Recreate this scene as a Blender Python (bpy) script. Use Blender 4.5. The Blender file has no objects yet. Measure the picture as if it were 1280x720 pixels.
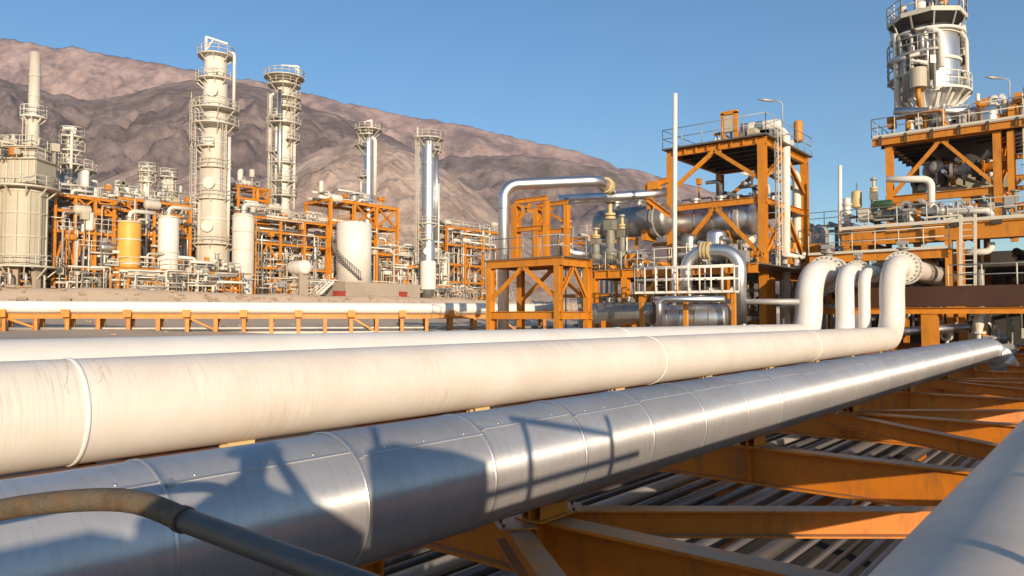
import bpy, math, random
from mathutils import Vector, Matrix, noise
R = math.radians
# ------------------------------------------------------------------ camera, sky, sun, exposure
FPX, YAW, HORIZON = 925.0, R(39.6), 397.0           # focal length in px of a 1280 px wide frame
PITCH = math.atan((HORIZON-360)/FPX)
sc = bpy.context.scene
col = sc.collection
cam = bpy.data.cameras.new('camera'); camo = bpy.data.objects.new('camera', cam); col.objects.link(camo)
cam.sensor_width = 36; cam.lens = 36*FPX/1280; cam.clip_start = .05; cam.clip_end = 20000
camo.location = (0, 0, 0); camo.rotation_euler = (R(90)+PITCH, 0, YAW)
sc.camera = camo
SUN_E, SUN_A = R(11.4), R(57)                       # elevation; light travels this far left of the pipe direction
L = Vector((-math.sin(SUN_A)*math.cos(SUN_E), math.cos(SUN_A)*math.cos(SUN_E), -math.sin(SUN_E)))
w = bpy.data.worlds.new('World'); sc.world = w; w.use_nodes = True
nt = w.node_tree; bg = nt.nodes['Background']
sky = nt.nodes.new('ShaderNodeTexSky'); sky.sky_type = 'NISHITA'; sky.sun_disc = False
sky.sun_elevation = SUN_E; sky.sun_rotation = math.atan2(-L.x, -L.y)
sky.altitude = 0; sky.air_density = 1.0; sky.dust_density = .25; sky.ozone_density = 3.0
hs = nt.nodes.new('ShaderNodeHueSaturation'); hs.inputs['Saturation'].default_value = 1.14; nt.links.new(sky.outputs[0], hs.inputs['Color']); nt.links.new(hs.outputs[0], bg.inputs[0]); bg.inputs[1].default_value = .115
sl = bpy.data.lights.new('sun', 'SUN'); sl.energy = 4.6; sl.angle = R(.5); sl.color = (1, .82, .62)
so = bpy.data.objects.new('sun', sl); col.objects.link(so); so.rotation_euler = L.to_track_quat('-Z', 'Y').to_euler()
so.location = (20, -20, 30)
sc.view_settings.view_transform = 'Standard'; sc.view_settings.look = 'None'
sc.view_settings.exposure = .60; sc.view_settings.gamma = 1; sc.view_settings.use_curve_mapping = False
HAZE = 5.5e-5
sc.render.engine = 'CYCLES'
try:
    sc.cycles.max_bounces = 6; sc.cycles.diffuse_bounces = 3; sc.cycles.glossy_bounces = 4
    sc.cycles.use_denoising = True
except Exception: pass

# ------------------------------------------------------------------ where things stand
RT = Vector((math.cos(YAW), math.sin(YAW), 0)); FW = Vector((-math.sin(YAW), math.cos(YAW), 0)); UP = Vector((0, 0, 1))
def ray(x, y):
    u = (x-640)/FPX; v = (360-y)/FPX
    d = RT*u + FW*(math.cos(PITCH)-v*math.sin(PITCH)) + UP*(math.sin(PITCH)+v*math.cos(PITCH))
    return d/d.dot(FW)
def W(x, y, t): return ray(x, y)*t                    # at forward distance t
def WX(x, y, X): d = ray(x, y); return d*(X/d.x)      # on the plane X
def WY(x, y, Y): d = ray(x, y); return d*(Y/d.y)      # on the plane Y
def WZ(x, y, z): d = ray(x, y); return d*(z/d.z)
def depth(p): return p.dot(FW)
def mpp(x, t): return t/FPX*math.cos(math.atan((x-640)/FPX))   # metres across for one px

# ------------------------------------------------------------------ materials
MATS = {}
def mat(name, color, rough=.5, metal=0., dirt=None, amt=.35, scale=1.2, stretch=(1, 1, 1), bump=.0, bscale=20, streak=None,
        streak_amt=0., streak_map=(6, 6, .5), spec=.5, var=.0, aniso=0., streak_mask=0.):
    m = bpy.data.materials.new(name); m.use_nodes = True; n = m.node_tree; b = n.nodes['Principled BSDF']
    def N(t, **k):
        o = n.nodes.new(t)
        for a, v in k.items(): setattr(o, a, v)
        return o
    tc = N('ShaderNodeTexCoord'); mp = N('ShaderNodeMapping'); mp.inputs['Scale'].default_value = stretch
    n.links.new(tc.outputs['Object'], mp.inputs[0])
    no = N('ShaderNodeTexNoise'); no.inputs['Scale'].default_value = scale; no.inputs['Detail'].default_value = 8; no.inputs['Roughness'].default_value = .65
    n.links.new(mp.outputs[0], no.inputs['Vector'])
    cr = N('ShaderNodeValToRGB'); cr.color_ramp.elements[0].position = .42; cr.color_ramp.elements[1].position = .72
    n.links.new(no.outputs[0], cr.inputs[0])
    mx = N('ShaderNodeMix', data_type='RGBA'); dirt = dirt or tuple(c*.55 for c in color)
    mx.inputs[6].default_value = (*color, 1); mx.inputs[7].default_value = (*dirt, 1)
    mu = N('ShaderNodeMath', operation='MULTIPLY'); mu.inputs[1].default_value = amt
    n.links.new(cr.outputs[0], mu.inputs[0]); n.links.new(mu.outputs[0], mx.inputs[0])
    out = mx.outputs[2]
    if streak_amt:
        mp2 = N('ShaderNodeMapping'); mp2.inputs['Scale'].default_value = streak_map; n.links.new(tc.outputs['Object'], mp2.inputs[0])
        n2 = N('ShaderNodeTexNoise'); n2.inputs['Scale'].default_value = 1; n2.inputs['Detail'].default_value = 6; n2.inputs['Roughness'].default_value = .7
        n.links.new(mp2.outputs[0], n2.inputs['Vector'])
        c2 = N('ShaderNodeValToRGB'); c2.color_ramp.elements[0].position = .5; c2.color_ramp.elements[1].position = .7
        n.links.new(n2.outputs[0], c2.inputs[0])
        m2 = N('ShaderNodeMath', operation='MULTIPLY'); m2.inputs[1].default_value = streak_amt; n.links.new(c2.outputs[0], m2.inputs[0])
        if streak_mask:      # the streaks come in patches
            n4 = N('ShaderNodeTexNoise'); n4.inputs['Scale'].default_value = streak_mask; n4.inputs['Detail'].default_value = 3; n.links.new(tc.outputs['Object'], n4.inputs['Vector'])
            c4 = N('ShaderNodeValToRGB'); c4.color_ramp.elements[0].position = .5; c4.color_ramp.elements[1].position = .68; n.links.new(n4.outputs[0], c4.inputs[0])
            m4 = N('ShaderNodeMath', operation='MULTIPLY'); n.links.new(c4.outputs[0], m4.inputs[0]); n.links.new(m2.outputs[0], m4.inputs[1]); m2 = m4
        x2 = N('ShaderNodeMix', data_type='RGBA'); n.links.new(m2.outputs[0], x2.inputs[0]); n.links.new(out, x2.inputs[6])
        x2.inputs[7].default_value = (*(streak or dirt), 1); out = x2.outputs[2]
    if var:
        oi = N('ShaderNodeObjectInfo'); mr = N('ShaderNodeMapRange'); mr.inputs[3].default_value = 1-var; mr.inputs[4].default_value = 1+var*.6
        n.links.new(oi.outputs['Random'], mr.inputs[0])
        hs = N('ShaderNodeHueSaturation'); n.links.new(mr.outputs[0], hs.inputs['Value']); n.links.new(out, hs.inputs['Color']); out = hs.outputs[0]
    n.links.new(out, b.inputs['Base Color'])
    b.inputs['Metallic'].default_value = metal; b.inputs['Specular IOR Level'].default_value = spec
    rr = N('ShaderNodeMapRange'); rr.inputs[3].default_value = max(.05, rough-.12); rr.inputs[4].default_value = min(1, rough+.15)
    n.links.new(no.outputs[0], rr.inputs[0]); n.links.new(rr.outputs[0], b.inputs['Roughness'])
    if aniso:      # brushed round the pipe
        tg = N('ShaderNodeTangent', direction_type='RADIAL', axis='Y'); n.links.new(tg.outputs[0], b.inputs['Tangent'])
        b.inputs['Anisotropic'].default_value = aniso; b.inputs['Anisotropic Rotation'].default_value = .25
    if bump:
        n3 = N('ShaderNodeTexNoise'); n3.inputs['Scale'].default_value = bscale; n3.inputs['Detail'].default_value = 4
        n.links.new(mp.outputs[0], n3.inputs['Vector'])
        bp = N('ShaderNodeBump'); bp.inputs['Strength'].default_value = bump; bp.inputs['Distance'].default_value = .02
        n.links.new(n3.outputs[0], bp.inputs['Height']); n.links.new(bp.outputs[0], b.inputs['Normal'])
    MATS[name] = m
    return m
mat('pipe_white', (.80, .72, .62), .5, dirt=(.48, .37, .25), amt=.30, scale=.8, streak=(.36, .26, .17), streak_amt=.5, streak_map=(1.6, 34, 1.6), streak_mask=.45, bump=.05, bscale=6)
mat('pipe_white_plain', (.82, .77, .69), .5, dirt=(.55, .47, .36), amt=.3, scale=.6)
mat('band_white', (.88, .84, .77), .5, dirt=(.5, .42, .32), amt=.3, scale=3)
mat('aluminium', (.60, .585, .565), .42, .55, aniso=.97, dirt=(.40, .38, .36), amt=.55, scale=1.6, stretch=(1, .6, 1), streak=(.36, .33, .29), streak_amt=.35, streak_map=(3, 26, 3), bump=.22, bscale=3.2, var=.08)
mat('seam', (.80, .79, .77), .25, 1., amt=.2)
mat('silver', (.72, .71, .69), .40, 1., dirt=(.35, .33, .3), amt=.35, scale=.9, bump=.08, bscale=1.5)
mat('silver_dull', (.40, .38, .35), .42, .8, dirt=(.16, .14, .12), amt=.5, scale=.9)
mat('grey_pipe', (.64, .54, .43), .45, dirt=(.33, .31, .29), amt=.4, scale=1.4, bump=.04, bscale=30)
mat('orange', (.65, .245, .016), .5, dirt=(.42, .13, .02), amt=.38, scale=.9, streak=(.20, .08, .03), streak_amt=.5, streak_map=(3.5, 3.5, .7), var=.14)
mat('orange_beam', (.62, .195, .010), .46, dirt=(.38, .11, .016), amt=.4, scale=1.6, streak=(.17, .08, .035), streak_amt=.55, streak_map=(5, 5, 1.3), bump=.04, bscale=18)
mat('flange_dust', (.36, .24, .14), .7, dirt=(.5, .2, .05), amt=.5, scale=3, bump=.1)
mat('cream', (.60, .55, .45), .55, dirt=(.45, .34, .21), amt=.4, scale=.35, streak=(.38, .27, .16), streak_amt=.4, streak_map=(1.3, 1.3, .12))
mat('cream_light', (.72, .68, .59), .55, dirt=(.52, .42, .28), amt=.35, scale=.35, streak=(.5, .38, .24), streak_amt=.3, streak_map=(1.5, 1.5, .12))
mat('beige', (.50, .455, .34), .6, dirt=(.38, .30, .19), amt=.35, scale=.4, streak=(.33, .25, .15), streak_amt=.3, streak_map=(1.5, 1.5, .15))
mat('white', (.80, .75, .66), .5, dirt=(.6, .5, .38), amt=.25, scale=.5, streak=(.5, .38, .26), streak_amt=.2, streak_map=(1.2, 1.2, .1))
mat('amber', (.82, .40, .06), .5, dirt=(.5, .22, .04), amt=.35, scale=.6, streak=(.6, .42, .2), streak_amt=.3)
mat('galv', (.44, .42, .38), .5, .4, dirt=(.28, .25, .2), amt=.4, scale=2)
mat('rail_cream', (.66, .60, .48), .55, dirt=(.4, .33, .22), amt=.3)
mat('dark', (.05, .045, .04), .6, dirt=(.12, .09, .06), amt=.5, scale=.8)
mat('lower_pipe', (.22, .21, .20), .32, .5, dirt=(.30, .25, .2), amt=.6, scale=1.2, stretch=(1, .35, 1), bump=.05, var=.55)
mat('lower_pipe_pale', (.42, .38, .33), .45, .2, dirt=(.2, .17, .14), amt=.6, scale=1.2, stretch=(1, .35, 1), var=.3)
mat('green_grey', (.22, .21, .165), .5, dirt=(.32, .27, .17), amt=.4, scale=2)
mat('green', (.03, .08, .035), .5, amt=.3)
mat('yellow', (.62, .47, .22), .5, dirt=(.45, .3, .1), amt=.3, scale=2)
mat('rust', (.135, .105, .068), .75, .1, dirt=(.19, .095, .035), amt=.85, scale=18, streak=(.08, .05, .03), streak_amt=.8, streak_map=(14, 14, 14), bump=.25, bscale=60)
mat('rail_dark', (.09, .085, .08), .5, .2, dirt=(.2, .16, .12), amt=.4, scale=10, bump=.15, bscale=60)
mat('concrete', (.40, .33, .25), .85, dirt=(.30, .24, .17), amt=.6, scale=.4, bump=.3, bscale=3)
mat('red', (.35, .05, .03), .5, amt=.3)
mat('blue', (.03, .05, .12), .5, amt=.3)
mat('grating', (.16, .15, .13), .6, .3, amt=.4)
mat('skin', (.45, .28, .2), .6, amt=.1)
mat('cloth', (.08, .10, .18), .8, amt=.3, scale=5)
mat('band_metal', (.66, .65, .63), .3, .8, amt=.2)
mat('crack', (.56, .44, .32), .8, amt=.3)
mat('rock', (.40, .31, .22), .95, dirt=(.26, .2, .14), amt=.5, scale=1)
mat('brown', (.062, .024, .010), .5, dirt=(.10, .04, .016), amt=.5, scale=.6)  # orange steel in shade, the shade put into the base colour
mat('duct_brown', (.10, .085, .07), .6, dirt=(.17, .13, .1), amt=.5, scale=.4)
mat('trench_shade', (.045, .040, .034), .9, dirt=(.09, .075, .06), amt=.5, scale=.6)  # near-black that paints in the shade below the pipes
mat('sand', (.58, .44, .31), .95, dirt=(.44, .33, .22), amt=.6, scale=.15, bump=.15, bscale=.6)

# ------------------------------------------------------------------ mesh building
def basis(d, up=UP):
    d = d.normalized()
    if abs(d.dot(up)) > .999: up = Vector((0, 1, 0)) if abs(d.y) < .9 else Vector((1, 0, 0))
    s = d.cross(up).normalized(); return s, s.cross(d).normalized()
def fillet(pts, rad, n=7):
    pts = [Vector(p) for p in pts]; out = [pts[0]]
    for i in range(1, len(pts)-1):
        a, b, c = pts[i-1], pts[i], pts[i+1]; u = (a-b).normalized(); v = (c-b).normalized()
        ang = u.angle(v)
        if ang > 3.1: out.append(b); continue
        k = min(rad/math.tan(ang/2), (a-b).length*.49 if i > 1 else (a-b).length*.95, (c-b).length*.49 if i < len(pts)-2 else (c-b).length*.95)
        rr = k*math.tan(ang/2); bis = (u+v).normalized(); cen = b+bis*(rr/math.sin(ang/2))
        p0 = b+u*k-cen; p1 = b+v*k-cen; tot = p0.angle(p1)
        for j in range(n+1):
            s = j/n
            out.append(cen+(p0*math.sin((1-s)*tot)+p1*math.sin(s*tot))/math.sin(tot))
    out.append(pts[-1]); return out
class MB:
    def __init__(s): s.v = []; s.f = []; s.s = []
    def add(s, vs, fs, smooth=False):
        o = len(s.v); s.v += [tuple(p) for p in vs]; s.f += [tuple(i+o for i in f) for f in fs]; s.s += [smooth]*len(fs); return s
    def box(s, c, size, ax=None):
        c = Vector(c); X, Y, Z = ax or (Vector((1, 0, 0)), Vector((0, 1, 0)), UP); a, b, d = [k/2 for k in size]
        vs = [c+X*(i*a)+Y*(j*b)+Z*(k*d) for i in (-1, 1) for j in (-1, 1) for k in (-1, 1)]
        return s.add(vs, [(0, 1, 3, 2), (4, 6, 7, 5), (0, 4, 5, 1), (2, 3, 7, 6), (0, 2, 6, 4), (1, 5, 7, 3)])
    def bar(s, a, b, wd, h=None, up=UP):
        a, b = Vector(a), Vector(b); h = h or wd; sx, u = basis(b-a, up); d = (b-a).normalized()
        return s.box((a+b)/2, ((b-a).length, wd, h), (d, sx, u))
    def ibeam(s, a, b, h=.3, wd=.2, tf=None, tw=None, up=UP):
        a, b = Vector(a), Vector(b); sx, u = basis(b-a, up); tf = tf or h*.07; tw = tw or wd*.09
        p = [(-wd/2, -h/2), (wd/2, -h/2), (wd/2, -h/2+tf), (tw/2, -h/2+tf), (tw/2, h/2-tf), (wd/2, h/2-tf), (wd/2, h/2), (-wd/2, h/2), (-wd/2, h/2-tf), (-tw/2, h/2-tf), (-tw/2, -h/2+tf), (-wd/2, -h/2+tf)]
        vs = [a+sx*x+u*y for x, y in p]+[b+sx*x+u*y for x, y in p]; n = 12
        fs = [(i, (i+1) % n, n+(i+1) % n, n+i) for i in range(n)]
        fs += [(0, 11, 2, 1), (11, 10, 3, 2), (10, 9, 4, 3), (9, 8, 5, 4), (8, 7, 6, 5)]
        fs += [tuple(n+i for i in reversed(f)) for f in fs[n:]]
        return s.add(vs, fs)
    def tube(s, pts, r, seg=12, caps=True, smooth=True):
        pts = [Vector(p) for p in pts]; n = len(pts); rs = r if isinstance(r, (list, tuple)) else [r]*n
        tg = [(pts[min(i+1, n-1)]-pts[max(i-1, 0)]).normalized() for i in range(n)]
        a, b = basis(tg[0]); vs = []
        for i in range(n):
            if i:
                q = tg[i-1].rotation_difference(tg[i]); a = q @ a; b = q @ b
            k = 1.
            for j in range(seg):
                t = 2*math.pi*j/seg; vs.append(pts[i]+a*(math.cos(t)*rs[i])+b*(math.sin(t)*rs[i]))
        fs = [(i*seg+j, i*seg+(j+1) % seg, (i+1)*seg+(j+1) % seg, (i+1)*seg+j) for i in range(n-1) for j in range(seg)]
        s.add(vs, fs, smooth)
        if caps:
            o = len(s.v)-len(vs)
            s.f.append(tuple(o+j for j in reversed(range(seg)))); s.f.append(tuple(o+(n-1)*seg+j for j in range(seg))); s.s += [False, False]
        return s
    def lathe(s, o, axis, prof, seg=20, a0=0, a1=2*math.pi, smooth=True):
        o = Vector(o); axis = Vector(axis).normalized(); a, b = basis(axis) if abs(axis.z) < .99 else (RT, -FW)
        full = abs(a1-a0-2*math.pi) < 1e-4; m = seg if full else seg+1; vs = []
        for r, h in prof:
            for j in range(m):
                t = a0+(a1-a0)*j/seg; vs.append(o+axis*h+a*(math.cos(t)*r)+b*(math.sin(t)*r))
        fs = []
        for i in range(len(prof)-1):
            for j in range(seg):
                k = (j+1) % m if full else j+1
                fs.append((i*m+j, i*m+k, (i+1)*m+k, (i+1)*m+j))
        if not full and len(prof) > 2:
            fs.append(tuple(i*m for i in range(len(prof)))); fs.append(tuple(i*m+m-1 for i in reversed(range(len(prof)))))
        return s.add(vs, fs, smooth)
    def prism(s, poly, ext):
        poly = [Vector(p) for p in poly]; ext = Vector(ext); n = len(poly)
        return s.add(poly+[p+ext for p in poly], [tuple(reversed(range(n))), tuple(range(n, 2*n))]+[(i, (i+1) % n, n+(i+1) % n, n+i) for i in range(n)])
    def build(s, name, m, parent=None, kind=None, autosmooth=False):
        off = Vector((0, 0, 0)); p = parent
        while p is not None: off += p.location; p = p.parent
        loc = Vector((0, 0, 0))
        if parent is None and s.v:
            xs = list(zip(*s.v)); loc = Vector(((min(xs[0])+max(xs[0]))/2, (min(xs[1])+max(xs[1]))/2, min(xs[2])))
        off = off+loc
        me = bpy.data.meshes.new(name); me.from_pydata([(v[0]-off.x, v[1]-off.y, v[2]-off.z) for v in s.v], [], s.f)
        me.polygons.foreach_set('use_smooth', s.s); me.materials.append(MATS[m] if isinstance(m, str) else m); me.update()
        o = bpy.data.objects.new(name, me); col.objects.link(o); o.location = loc
        if parent is not None: o.parent = parent
        if kind: o['kind'] = kind
        return o
def tag(o, label, cat, group=None):
    o['label'] = label; o['category'] = cat
    if group: o['group'] = group
    return o
def thing(name, label, cat, loc, group=None):
    o = bpy.data.objects.new(name, None); col.objects.link(o); o.location = loc; o.empty_display_size = .5
    return tag(o, label, cat, group)
def cyl_prof(r, h, dome=.5, n=5):     # closed vessel with domed ends
    p = [(r*math.sin(i/n*math.pi/2), -dome*r*math.cos(i/n*math.pi/2)) for i in range(n+1)]
    q = [(r*math.cos(i/n*math.pi/2), h+dome*r*math.sin(i/n*math.pi/2)) for i in range(n+1)]
    p[0] = (.001, p[0][1]); q[-1] = (.001, q[-1][1]); return p+q
def disc_prof(r, h, bev=.0): return [(.001, 0), (r, 0), (r, h), (.001, h)]
def rail_mesh(pts, h=1.1, r=.03, step=1.5, mb=None, mid=True, seg=6):
    mb = mb or MB(); pts = [Vector(p) for p in pts]
    for k in ((1., .52) if mid else (1.,)):
        mb.tube([p+UP*h*k for p in pts], r, seg)
    for a, b in zip(pts, pts[1:]):
        n = max(1, round((b-a).length/step))
        for i in range(n+1):
            p = a.lerp(b, i/n); mb.tube([p, p+UP*h], r, seg)
    return mb
def dusty(name, dust=(.30, .21, .135), lo=.6):          # settled dust on faces that look up
    n = MATS[name].node_tree; b = n.nodes['Principled BSDF']; lk = b.inputs['Base Color'].links[0].from_socket
    g = n.nodes.new('ShaderNodeNewGeometry'); sx = n.nodes.new('ShaderNodeSeparateXYZ'); n.links.new(g.outputs['True Normal'], sx.inputs[0])
    mr = n.nodes.new('ShaderNodeMapRange'); mr.inputs[1].default_value = lo; mr.inputs[2].default_value = .98; mr.inputs[4].default_value = .8
    n.links.new(sx.outputs[2], mr.inputs[0])
    tc = n.nodes.new('ShaderNodeTexCoord'); no = n.nodes.new('ShaderNodeTexNoise'); no.inputs['Scale'].default_value = 3.5; no.inputs['Detail'].default_value = 6
    n.links.new(tc.outputs['Object'], no.inputs['Vector'])
    mm = n.nodes.new('ShaderNodeMath'); mm.operation = 'MULTIPLY'; n.links.new(mr.outputs[0], mm.inputs[0])
    m2 = n.nodes.new('ShaderNodeMapRange'); m2.inputs[1].default_value = .25; m2.inputs[2].default_value = .55; n.links.new(no.outputs[0], m2.inputs[0]); n.links.new(m2.outputs[0], mm.inputs[1])
    mx = n.nodes.new('ShaderNodeMix'); mx.data_type = 'RGBA'; n.links.new(mm.outputs[0], mx.inputs[0]); n.links.new(lk, mx.inputs[6]); mx.inputs[7].default_value = (*dust, 1)
    n.links.new(mx.outputs[2], b.inputs['Base Color'])
dusty('orange_beam'); dusty('lower_pipe', (.15, .125, .10), .75)

# ================================================================== SETTING: ground and mountains
def lerp_tab(tab, x):
    if x <= tab[0][0]: return tab[0][1]
    for (a, p), (b, q) in zip(tab, tab[1:]):
        if x <= b: return p+(q-p)*(x-a)/(b-a)
    return tab[-1][1]
GZ = [(-4500, 220), (-2000, 90), (-1000, 45), (-400, 12), (-150, 3.2), (-80.6, 2.9), (-78.6, 1.25), (-60, -.7), (-30, -1.7), (-15.9, -2.3), (-14.9, -6), (5000, -6)]
def gz(X): return lerp_tab(GZ, X)
xs = [-4500, -3000, -2000, -1500, -1000, -700, -400, -300, -220, -170, -150, -130, -115, -100, -92]+[-86+i*.5 for i in range(23)]+[-74+2*i for i in range(29)]+[-15.9, -15.4, -14.9, -10, -5, 0, 10, 30, 80, 200, 600, 1500, 5000]
ys = [-3000, -1000, -400, -150, -80, -40]+[-30+1.5*i for i in range(120)]+[155, 170, 200, 250, 350, 500, 800, 1500, 3000, 6000]
g = MB(); vs = []
for X in xs:
    for Y in ys:
        n = noise.noise(Vector((X*.5, Y*.5, 0)))*.12+noise.noise(Vector((X*.13, Y*.13, 3)))*.25
        vs.append((X, Y, gz(X)+(n if -160 < X < -16 else 0)))
m = len(ys)
g.add(vs, [(i*m+j, (i+1)*m+j, (i+1)*m+j+1, i*m+j+1) for i in range(len(xs)-1) for j in range(m-1)], True)
g.build('ground', 'sand', kind='structure')
MB().add([(-14.88, -60, -5.99), (40, -60, -5.99), (40, 140, -5.99), (-14.88, 140, -5.99)], [(0, 1, 2, 3)]).build('trench_shade_floor', 'trench_shade', kind='structure')  # dark sheet over the ground, shade under the rack put into its colour

def rockmat(name, cols, scale, zlo=None, zhi=None, low=None, amt=1.):
    m = bpy.data.materials.new(name); m.use_nodes = True; n = m.node_tree; b = n.nodes['Principled BSDF']
    tc = n.nodes.new('ShaderNodeTexCoord'); mp = n.nodes.new('ShaderNodeMapping'); mp.inputs['Scale'].default_value = (1, 1, .8)
    n.links.new(tc.outputs['Object'], mp.inputs[0])
    no = n.nodes.new('ShaderNodeTexNoise'); no.inputs['Scale'].default_value = scale; no.inputs['Detail'].default_value = 12; no.inputs['Roughness'].default_value = .74
    n.links.new(mp.outputs[0], no.inputs['Vector'])
    cr = n.nodes.new('ShaderNodeValToRGB'); e = cr.color_ramp.elements
    e[0].position = .41; e[1].position = .60; e[0].color = (*cols[0], 1); e[1].color = (*cols[2], 1); k = e.new(.5); k.color = (*cols[1], 1)
    n.links.new(no.outputs[0], cr.inputs[0]); out = cr.outputs[0]
    if low:      # pale scree fans at the foot of the slope
        sx = n.nodes.new('ShaderNodeSeparateXYZ'); n.links.new(tc.outputs['Object'], sx.inputs[0])
        n2 = n.nodes.new('ShaderNodeTexNoise'); n2.inputs['Scale'].default_value = scale*1.3; n2.inputs['Detail'].default_value = 6; n.links.new(tc.outputs['Object'], n2.inputs['Vector'])
        ma = n.nodes.new('ShaderNodeMath'); ma.operation = 'MULTIPLY_ADD'; ma.inputs[1].default_value = (zhi-zlo)*2.2; n.links.new(n2.outputs[0], ma.inputs[0]); n.links.new(sx.outputs[2], ma.inputs[2])
        mr = n.nodes.new('ShaderNodeMapRange'); mr.inputs[1].default_value = zlo+(zhi-zlo)*1.1; mr.inputs[2].default_value = zhi+(zhi-zlo)*1.1; mr.inputs[3].default_value = amt; mr.inputs[4].default_value = 0
        n.links.new(ma.outputs[0], mr.inputs[0])
        mx = n.nodes.new('ShaderNodeMix'); mx.data_type = 'RGBA'; n.links.new(mr.outputs[0], mx.inputs[0]); n.links.new(out, mx.inputs[6]); mx.inputs[7].default_value = (*low, 1); out = mx.outputs[2]
    n.links.new(out, b.inputs['Base Color']); b.inputs['Roughness'].default_value = .95; b.inputs['Specular IOR Level'].default_value = .1
    bp = n.nodes.new('ShaderNodeBump'); bp.inputs['Strength'].default_value = .8; bp.inputs['Distance'].default_value = 7
    n3 = n.nodes.new('ShaderNodeTexNoise'); n3.inputs['Scale'].default_value = scale*7; n3.inputs['Detail'].default_value = 10; n3.inputs['Roughness'].default_value = .7; n.links.new(tc.outputs['Object'], n3.inputs['Vector'])
    n.links.new(n3.outputs[0], bp.inputs['Height']); n.links.new(bp.outputs[0], b.inputs['Normal'])
    MATS[name] = m
rockmat('rock_far', ((.18, .132, .128), (.29, .208, .19), (.40, .29, .262)), .0065)
rockmat('rock_dark', ((.13, .104, .10), (.19, .148, .138), (.28, .216, .195)), .009)
rockmat('rock_near', ((.14, .11, .106), (.20, .155, .145), (.30, .23, .205)), .009, 20, 170, (.33, .235, .18), .8)
rockmat('rock_sand', ((.33, .245, .20), (.48, .36, .29), (.60, .455, .37)), .016)
def mountain(name, ridge, D, foot, m, seed, gully=.16, wave=55., x0=-500, x1=1500, step=3, rows=100):
    mb = MB(); vs = []; nx = (x1-x0)//step+1
    for i in range(nx):
        x = x0+i*step; r = ray(x, HORIZON); zr = W(x, lerp_tab(ridge, x), D).z
        for j in range(rows):
            s = j/(rows-1)*1.25; t = foot+(D-foot)*s; p = r*t
            zb = -10+gz(p.x if p.x > -4000 else -4000)
            q = min(1, s); z = zb+(zr-zb)*(q**.85) if s <= 1 else zr-(s-1)*(zr-zb)*1.6
            k = math.sin(min(1, s)*math.pi)*.9+.12
            wu = noise.noise(Vector((i*step/90, s*3, seed)))*.5; gl = noise.ridged_multi_fractal(Vector((i*step*D/FPX/(wave*2.2)+seed+wu, t/(wave*9), seed)), .85, 2.2, 6, 1.0, 2.0)
            f = noise.fractal(Vector((p.x/wave+seed, p.y/wave, 0)), .9, 2.1, 5)
            z += (gl-1.1)*gully*.46*(zr-zb)*k+f*.05*(zr-zb)*(max(k, .3) if s < 1 else .12)
            vs.append((p.x, p.y, z))
    mb.add(vs, [(i*rows+j, (i+1)*rows+j, (i+1)*rows+j+1, i*rows+j+1) for i in range(nx-1) for j in range(rows-1)], True)
    mb.build(name, m, kind='structure')
mountain('mountain_ridge', [(-900, 20), (-200, 42), (0, 50), (120, 66), (240, 89), (330, 104), (400, 121), (480, 139), (560, 153), (640, 171), (700, 183), (740, 194), (775, 209), (800, 213), (840, 224), (900, 243), (960, 262), (1010, 283), (1060, 320), (1120, 352), (1300, 385), (1900, 392)], 3600, 2600, 'rock_far', 3.1, .07, 90)
mountain('mountain_shoulder', [(-900, 300), (300, 300), (400, 240), (500, 205), (560, 197), (640, 193), (700, 199), (760, 213), (800, 226), (860, 255), (950, 310), (1100, 370), (1900, 396)], 2700, 2000, 'rock_dark', 8.7, .09, 70)
mountain('dark_hill', [(-900, 30), (-300, 70), (0, 98), (60, 116), (110, 126), (150, 120), (200, 106), (240, 99), (300, 105), (350, 121), (400, 138), (450, 154), (490, 172), (530, 194), (570, 224), (610, 258), (650, 300), (720, 350), (900, 392), (1900, 400)], 1900, 1000, 'rock_near', 5.3, .10, 60)
mountain('sand_foothill', [(-900, 250), (0, 268), (90, 240), (135, 222), (180, 203), (215, 222), (250, 206), (310, 232), (350, 212), (400, 186), (440, 174), (480, 179), (520, 193), (560, 216), (600, 246), (640, 282), (690, 320), (800, 370), (1000, 396), (1900, 402)], 1150, 700, 'rock_sand', 1.9, .12, 40)

rn = random.Random(77); rk = MB()
for i in range(700):
    X = rn.uniform(-81, -77.6) if i % 3 else rn.uniform(-76, -17); Y = rn.uniform(2, 120); s = rn.uniform(.05, .22)**1.0*(1.4 if X < -77 else .7); z = gz(X)
    v8 = [(X+sx*s*rn.uniform(.6, 1.2), Y+sy*s*rn.uniform(.6, 1.4), z+(-.3 if sz < 0 else rn.uniform(.5, 1.))*s+.05) for sx in (-1, 1) for sy in (-1, 1) for sz in (-1, 1)]
    rk.add(v8, [(0, 1, 3, 2), (4, 6, 7, 5), (0, 4, 5, 1), (2, 3, 7, 6), (0, 2, 6, 4), (1, 5, 7, 3)])
ro = rk.build('rocks', 'rock', kind='stuff'); ro['label'] = 'loose stones scattered on the sandy berm and ground'
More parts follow.
